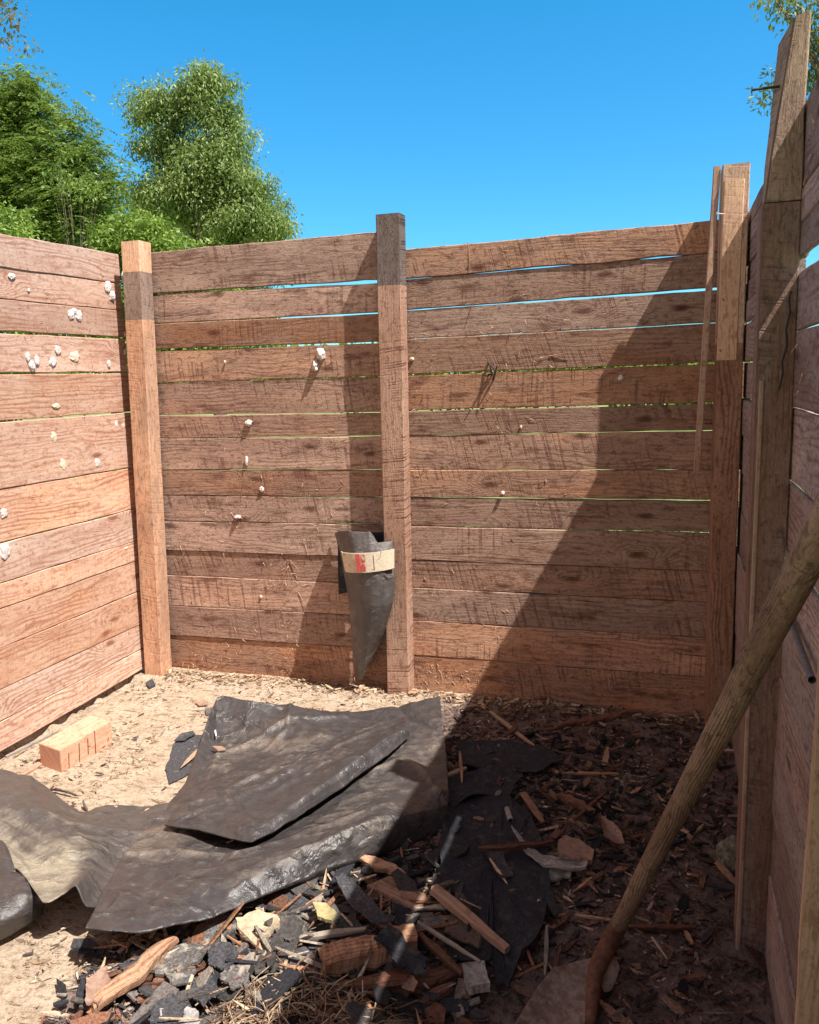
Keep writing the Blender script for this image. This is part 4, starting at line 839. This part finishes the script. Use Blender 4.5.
# ------------------------------------------------------------ shovel
sh = empty('shovel', onz(590, 1000, 0), 'old shovel with long grey wooden handle and rusty blade leaning on the right wall', 'shovel')
H1 = onx(900, 378, .24); H0 = onz(617, 928, .10)
S0 = H0
pts = [S0.lerp(H1, i/30) for i in range(31)]; pts = [p+RT*(.0015*nz(i*.25, 3))+UP*(.0015*nz(i*.25, 9)) for i, p in enumerate(pts)]
mb = MB(); tube(mb, pts, [.0205+.004*i/30+.0008*nz(i*.6, 1) for i in range(31)], 20); mb.build('handle', W_HANDLE, sh, True)
d = (H1-S0).normalized()
mb = MB(); pp = [S0+d*.035, S0, onz(603.5, 954, .08), onz(595, 974, .065), onz(593, 996, .052), onz(590, 1024, .042)]
tube(mb, [catmull(pp, i/16*5) for i in range(17)], [.0225, .0228, .0230, .0232, .0234, .0234, .023, .0225, .0215, .0205, .0195, .0185, .0175, .0165, .015, .0135, .012], 18); mb.build('socket', RUST, sh, True)
rows = [rowz((553, 968, .07), (566, 964, .068), (580, 961, .065), (594, 958, .06)),
        rowz((537, 988, .065), (554, 985, .05), (574, 984, .042), (594, 984, .044)),
        rowz((516, 1022, .06), (540, 1018, .043), (565, 1015, .032), (592, 1015, .034)),
        rowz((492, 1060, .045), (520, 1060, .022), (555, 1060, .01), (595, 1060, .012)),
        rowz((500, 1110, .03), (530, 1118, .015), (560, 1120, .005), (600, 1112, .008))]
sheet('blade', rows, 40, 40, BLADE, sh, .002, 3, .004)
rows = [rowz((602, 988, .03), (604, 970, .055), (612, 957, .07), (618, 958, .07)), rowz((603, 992, .02), (610, 985, .03), (617, 972, .045), (620, 965, .055))]
rows = [rowz((603, 962, .062), (609, 958, .066), (616, 958, .066)), rowz((601, 973, .05), (610, 971, .052), (619.5, 968, .052)), rowz((601, 985, .038), (608, 984, .038), (616, 980, .038)), rowz((604, 992, .03), (608, 992, .03), (611, 990, .03))]
sheet('step_plate', rows, 12, 14, BLADE, sh, .001, 4, .005)

# pale strip of wood leaning at the right border and the steel pipe on the right wall
mb = MB(); pa = ony(806, 1060, 1.34); pb = ony(840, 560, 1.42); d = (pb-pa); L = d.length; d.normalize(); sd_ = Vector((1, 0, 0)); sd_ = (sd_-d*sd_.dot(d)).normalized(); nn = sd_.cross(d).normalized()
if nn.y > 0: nn = -nn
pa = pa+Vector((.0, 0, 0))
ringbar(mb, pa, d, sd_, nn, -.25, L, lambda s: -.020, lambda s: .018, .018, seed=77, jag=.004); tag(mb.build('wood_strip', W_YELLOW), 'pale yellow strip of wood leaning upright at the right border of the picture', 'wood strip')
mb = MB(); a = onx(789, 617, .272); b_ = onx(812, 680, .262); tube(mb, [a, a.lerp(b_, .5), b_], .0072, 12, cap=False); tube(mb, [b_, a], .0055, 12, cap=False); 
N_ = 12; tag(mb.build('steel_pipe', STEEL, smooth=True), 'thin hollow steel pipe lying against the right wall planks', 'pipe')

# ------------------------------------------------------------ vegetation beyond the walls
def leafmat(name, c1, c2, tr=.35):
    t = NT(name); at = t.n('ShaderNodeAttribute', attribute_name='Col'); sp = t.n('ShaderNodeSeparateColor'); t.link(at.outputs[0], sp.inputs[0])
    col = t.mix(sp.outputs[0], c1, c2); t.link(col, t.b.inputs['Base Color']); t.b.inputs['Roughness'].default_value = .5; t.b.inputs['Specular IOR Level'].default_value = .4
    tl = t.n('ShaderNodeBsdfTranslucent'); t.link(t.mix(.4, col, (.3, .42, .05)), tl.inputs[0]); mx = t.n('ShaderNodeMixShader'); mx.inputs[0].default_value = tr
    t.link(t.b.outputs[0], mx.inputs[1]); t.link(tl.outputs[0], mx.inputs[2]); t.link(mx.outputs[0], t.out.inputs[0]); return t.m
L_MID = leafmat('leaf_mid_green', (.10, .17, .035), (.34, .42, .15)); L_DARK = leafmat('leaf_deep_green', (.065, .13, .025), (.24, .33, .07)); L_BRIGHT = leafmat('leaf_yellow_green', (.14, .24, .03), (.28, .38, .08)); L_RED = leafmat('leaf_olive_brown', (.13, .11, .045), (.22, .15, .07)); L_OLIVE = leafmat('leaf_light_olive', (.12, .16, .04), (.26, .30, .10))
TRUNK = rough_mat('grey_bark', (.12, .09, .065), (.26, .21, .16), 25, .9, .01)
def tree(name, base, blobs, nclump, nleaf, lsize, mat, label, cat, trunk_r=.12, seed=1, droop=.5, aspect=.32, group=None, cs=.3, compound=False, limbs=True, fork=None):
    rs_ = np.random.RandomState(seed); root = empty(name, base, label, cat, group)
    # clump centres biased to the outer part of each blob
    wts = np.array([b[1][0]*b[1][1]*b[1][2] for b in blobs])**.67; wts /= wts.sum(); cl = []
    for k in range(nclump):
        bc, br = blobs[rs_.choice(len(blobs), p=wts)]; v = rs_.normal(size=3); v /= np.linalg.norm(v); r = rs_.uniform(.35, 1.05)**.5
        cl.append(np.array(bc)+v*np.array(br)*r)
    cl = np.array(cl); N = nclump*nleaf
    cen = np.repeat(cl, nleaf, 0); crs = np.repeat(rs_.uniform(.6, 1.3, nclump)*cs, nleaf)
    off = np.clip(rs_.normal(size=(N, 3)), -1.7, 1.7)*crs[:, None]*np.array([.5, .5, .34]); 
    if compound:  # leaflets in two ranks along arching stalks
        q = np.arange(N) % 16; grp = np.arange(N)//16; ng = grp.max()+1
        ga = rs_.uniform(0, 6.283, ng); gd = np.stack([np.cos(ga), np.sin(ga), rs_.uniform(-.1, .25, ng)], 1); go = rs_.normal(size=(ng, 3))*cs*np.array([.5, .5, .35])
        tpar = (q//2)/7.; Ls = cs*.9
        off = go[grp]+gd[grp]*(tpar*Ls)[:, None]+np.array([0, 0, -1.])*(tpar**2*Ls*.5)[:, None]
        sidev = np.stack([-np.sin(ga), np.cos(ga), np.zeros(ng)], 1)[grp]*np.where(q % 2, 1, -1)[:, None]
        dirs = sidev*.9+gd[grp]*.35+np.array([0, 0, -.35])+rs_.normal(size=(N, 3))*.12
    else:
        dirs = rs_.normal(size=(N, 3))+off/np.maximum(crs[:, None], 1e-3)*.8; dirs[:, 2] -= droop*1.6
    dirs /= np.linalg.norm(dirs, axis=1)[:, None]
    P = cen+off; sd = np.cross(dirs, rs_.normal(size=(N, 3))*.7+np.array([0, 0, 1.])); sd /= np.linalg.norm(sd, axis=1)[:, None]
    L = lsize*rs_.uniform(.6, 1.3, N)[:, None]; W = L*aspect
    a = P; b = P+dirs*L*.45+sd*W*.5; c = P+dirs*L; d = P+dirs*L*.45-sd*W*.5
    V = np.stack([a, b, c, d], 1).reshape(-1, 3)
    me = bpy.data.meshes.new('crown'); me.vertices.add(4*N); me.vertices.foreach_set('co', V.astype(np.float32).ravel())
    me.loops.add(4*N); me.loops.foreach_set('vertex_index', np.arange(4*N, dtype=np.int32)); me.polygons.add(N); me.polygons.foreach_set('loop_start', np.arange(0, 4*N, 4, dtype=np.int32)); me.polygons.foreach_set('loop_total', np.full(N, 4, np.int32))
    me.update(calc_edges=True)
    ca = me.color_attributes.new('Col', 'FLOAT_COLOR', 'POINT'); tone = np.clip(np.repeat(rs_.uniform(0, 1, nclump), nleaf)*.75+rs_.uniform(0, .4, N)-.05, 0, 1); cc = np.ones((4*N, 4), np.float32); cc[:, :3] = np.repeat(tone, 4)[:, None]; ca.data.foreach_set('color', cc.ravel())
    me.materials.append(mat); o = bpy.data.objects.new('crown', me); C.objects.link(o); o.parent = root; o.matrix_parent_inverse = Matrix.Translation(-Vector(base))
    if trunk_r:
        mb = MB(); b0 = Vector(base); zt = cl[:, 2].max()
        axis_top = Vector(np.average(cl, axis=0)); axis_top.z = b0.z+(zt-b0.z)*.8
        mid = b0.lerp(fork or axis_top, .5)+Vector((.1*trunk_r*5, 0, 0))
        tp = [b0, b0.lerp(mid, .5), mid, mid.lerp(axis_top, .5), axis_top]
        tube(mb, [catmull(tp, i/12*4) for i in range(13)], [trunk_r*(1-.85*i/12) for i in range(13)], 8)
        if limbs:
            for k in rs_.choice(nclump, min(nclump, 46), replace=False):
                e = Vector(cl[k]); f = rs_.uniform(.25, .95); s0 = catmull(tp, f*4); m = s0.lerp(e, .5)+Vector((0, 0, .12*(e-s0).length))
                r_ = trunk_r*(1-.8*f)*.45; tube(mb, [s0, s0.lerp(m, .6), m, m.lerp(e, .6), e], [r_, r_*.8, r_*.6, r_*.4, r_*.15], 5)
        mb.build('trunk', TRUNK, root, True)
    return root
def bl(x, y, D, rx, rz, ry=None):   # a crown lobe seen at pixel (x,y), D metres beyond
    c = ony(x, y, D); k = D/FP*1.0
    return ((c.x, c.y, c.z), (rx*k, (ry or rx)*k, rz*k))
def bs(x, D): c = ony(x, 365, D); return (c.x, c.y, -.16)
G3 = 'trees beyond the back wall'
low = lambda xs, D, y0=290, rx=34, rz=30: [bl(x, y, D, rx, rz) for x in xs for y in (y0, y0+55)]
tree('leafy_tree', bs(215, 14), [bl(206, 100, 14, 20, 26), bl(204, 80, 14, 9, 14), bl(228, 95, 14, 9, 16), bl(150, 112, 14, 16, 22), bl(178, 108, 14, 20, 22), bl(224, 135, 14, 22, 28), bl(168, 150, 14, 26, 20), bl(210, 165, 14, 32, 24), bl(236, 185, 14, 22, 22), bl(190, 195, 14, 38, 34), bl(262, 200, 14, 20, 20), bl(282, 218, 14, 12, 16), bl(245, 225, 14, 36, 24), bl(150, 195, 14, 12, 12), bl(140, 150, 14, 8, 8)], 330, 250, .08, L_MID, 'tall rounded tree with drooping light green leaves rising above the back wall', 'tree', .16, 3, .8, .36, G3, .36)
tree('walnut_tree', bs(50, 17), [bl(20, 112, 17, 30, 30), bl(60, 138, 17, 22, 28), bl(-10, 130, 17, 38, 45), bl(88, 165, 17, 22, 24), bl(40, 165, 17, 42, 32), bl(10, 190, 17, 40, 35), bl(70, 195, 17, 36, 26), bl(108, 182, 17, 16, 18), bl(28, 86, 17, 14, 10), bl(45, 230, 17, 60, 30)], 620, 176, .105, L_DARK, 'broad dark green tree with feathery compound leaves on the left', 'tree', .18, 5, .6, .38, G3, .5, compound=True)
tree('young_tree', bs(75, 12.5), [bl(68, 175, 12.5, 20, 16), bl(88, 190, 12.5, 14, 14)], 14, 60, .08, L_DARK, 'spindly pale branched sapling between the two big trees', 'tree', .03, 9, .6, .34, G3, .3)
tree('leafy_bush', bs(140, 10), [bl(140, 237, 10, 34, 20), bl(118, 242, 10, 24, 14), bl(165, 247, 10, 26, 12), bl(125, 225, 10, 12, 10), bl(185, 254, 10, 26, 10)]+low((110, 160, 210), 10), 250, 120, .075, L_BRIGHT, 'bright green bush peeking over the wall behind the corner post', 'bush', .05, 11, .3, .42, 'bushes behind the walls', .22)
tree('leafy_bush', bs(5, 9), [bl(0, 234, 9, 34, 16), bl(25, 240, 9, 16, 10), bl(8, 218, 9, 14, 10)]+low((-120, -70, -20, 30, 80), 9), 300, 120, .07, L_BRIGHT, 'yellow green bush above the left wall at the picture edge', 'bush', .05, 12, .3, .42, 'bushes behind the walls', .2)
tree('dark_tree', bs(110, 21), [bl(100, 215, 21, 70, 30), bl(40, 215, 21, 60, 30), bl(160, 225, 21, 50, 26), bl(230, 232, 21, 40, 18)]+low((0, 60, 120, 180, 240), 21, 270, 45, 35), 480, 110, .16, L_DARK, 'low dark tree filling the background between the two big trees', 'tree', .2, 13, .5, .4, G3, .6)
tree('tree_branch', bs(-250, 7), [bl(5, 18, 7, 14, 12), bl(3, 36, 7, 12, 10), bl(22, 48, 7, 14, 4), bl(-8, 8, 7, 24, 26), bl(8, 4, 7, 10, 6), bl(-80, -10, 7, 60, 50)], 70, 26, .055, L_RED, 'sparse brownish leaves of a nearer tree in the top left corner', 'tree', .10, 17, .3, .5, None, .12, fork=ony(-180, 100, 7))
tree('tree_branch', bs(1000, 6), [bl(775, 5, 6, 16, 8), bl(795, 8, 6, 12, 8), bl(772, 90, 6, 5, 12), bl(812, 40, 6, 14, 30), bl(790, 82, 6, 14, 12), bl(815, 88, 6, 14, 14), bl(850, 50, 6, 34, 60), bl(774, 102, 6, 4, 12), bl(815, 8, 6, 16, 16)], 120, 40, .04, L_OLIVE, 'light olive foliage behind the tall front post at top right', 'tree', .09, 19, .5, .35, None, .12, fork=ony(930, 160, 6))
# undergrowth just outside, seen through the gaps
def clumpmass(name, n, reg, h, mat, label):
    rs_ = np.random.RandomState(n); V = []; F = []; cc = []
    mb = MB()
    for k in range(n):
        x, y = reg(rs_); hh = h*rs_.uniform(.4, 1.2); a = rs_.uniform(0, 6.28); dx_, dy_ = math.cos(a)*.02, math.sin(a)*.02; lx, ly = rs_.normal(0, .12, 2)
        z = -.16; t_ = rs_.uniform(0, 1); mb.add([(x-dx_, y-dy_, z), (x+dx_, y+dy_, z), (x+lx*hh+dx_*.5, y+ly*hh+dy_*.5, z+hh*.7), (x+lx*hh*1.7, y+ly*hh*1.7, z+hh)], [(0, 1, 2), (0, 2, 3)], None, (t_, t_, t_))
    tag(mb.build(name, mat), label, 'grass', kind='stuff')
clumpmass('tall_grass', 5200, lambda r: (r.uniform(-6.5, 3), r.uniform(4.0, 7.5)), .5, L_BRIGHT, 'tall green grass growing outside the back wall')
clumpmass('tall_grass', 2400, lambda r: (r.uniform(-6, -3.1), r.uniform(.5, 4.2)), .5, L_BRIGHT, 'tall green grass growing outside the left wall')
fb = [bl(x, 372, 30, 40, 26) for x in range(-40, 900, 45)]
tree('distant_hedge', (-8, 30, -.16), fb, 420, 50, .35, L_BRIGHT, 'far row of green hedge glimpsed through the wall gaps', 'hedge', 0, 23, .3, .5, None, 1.0)
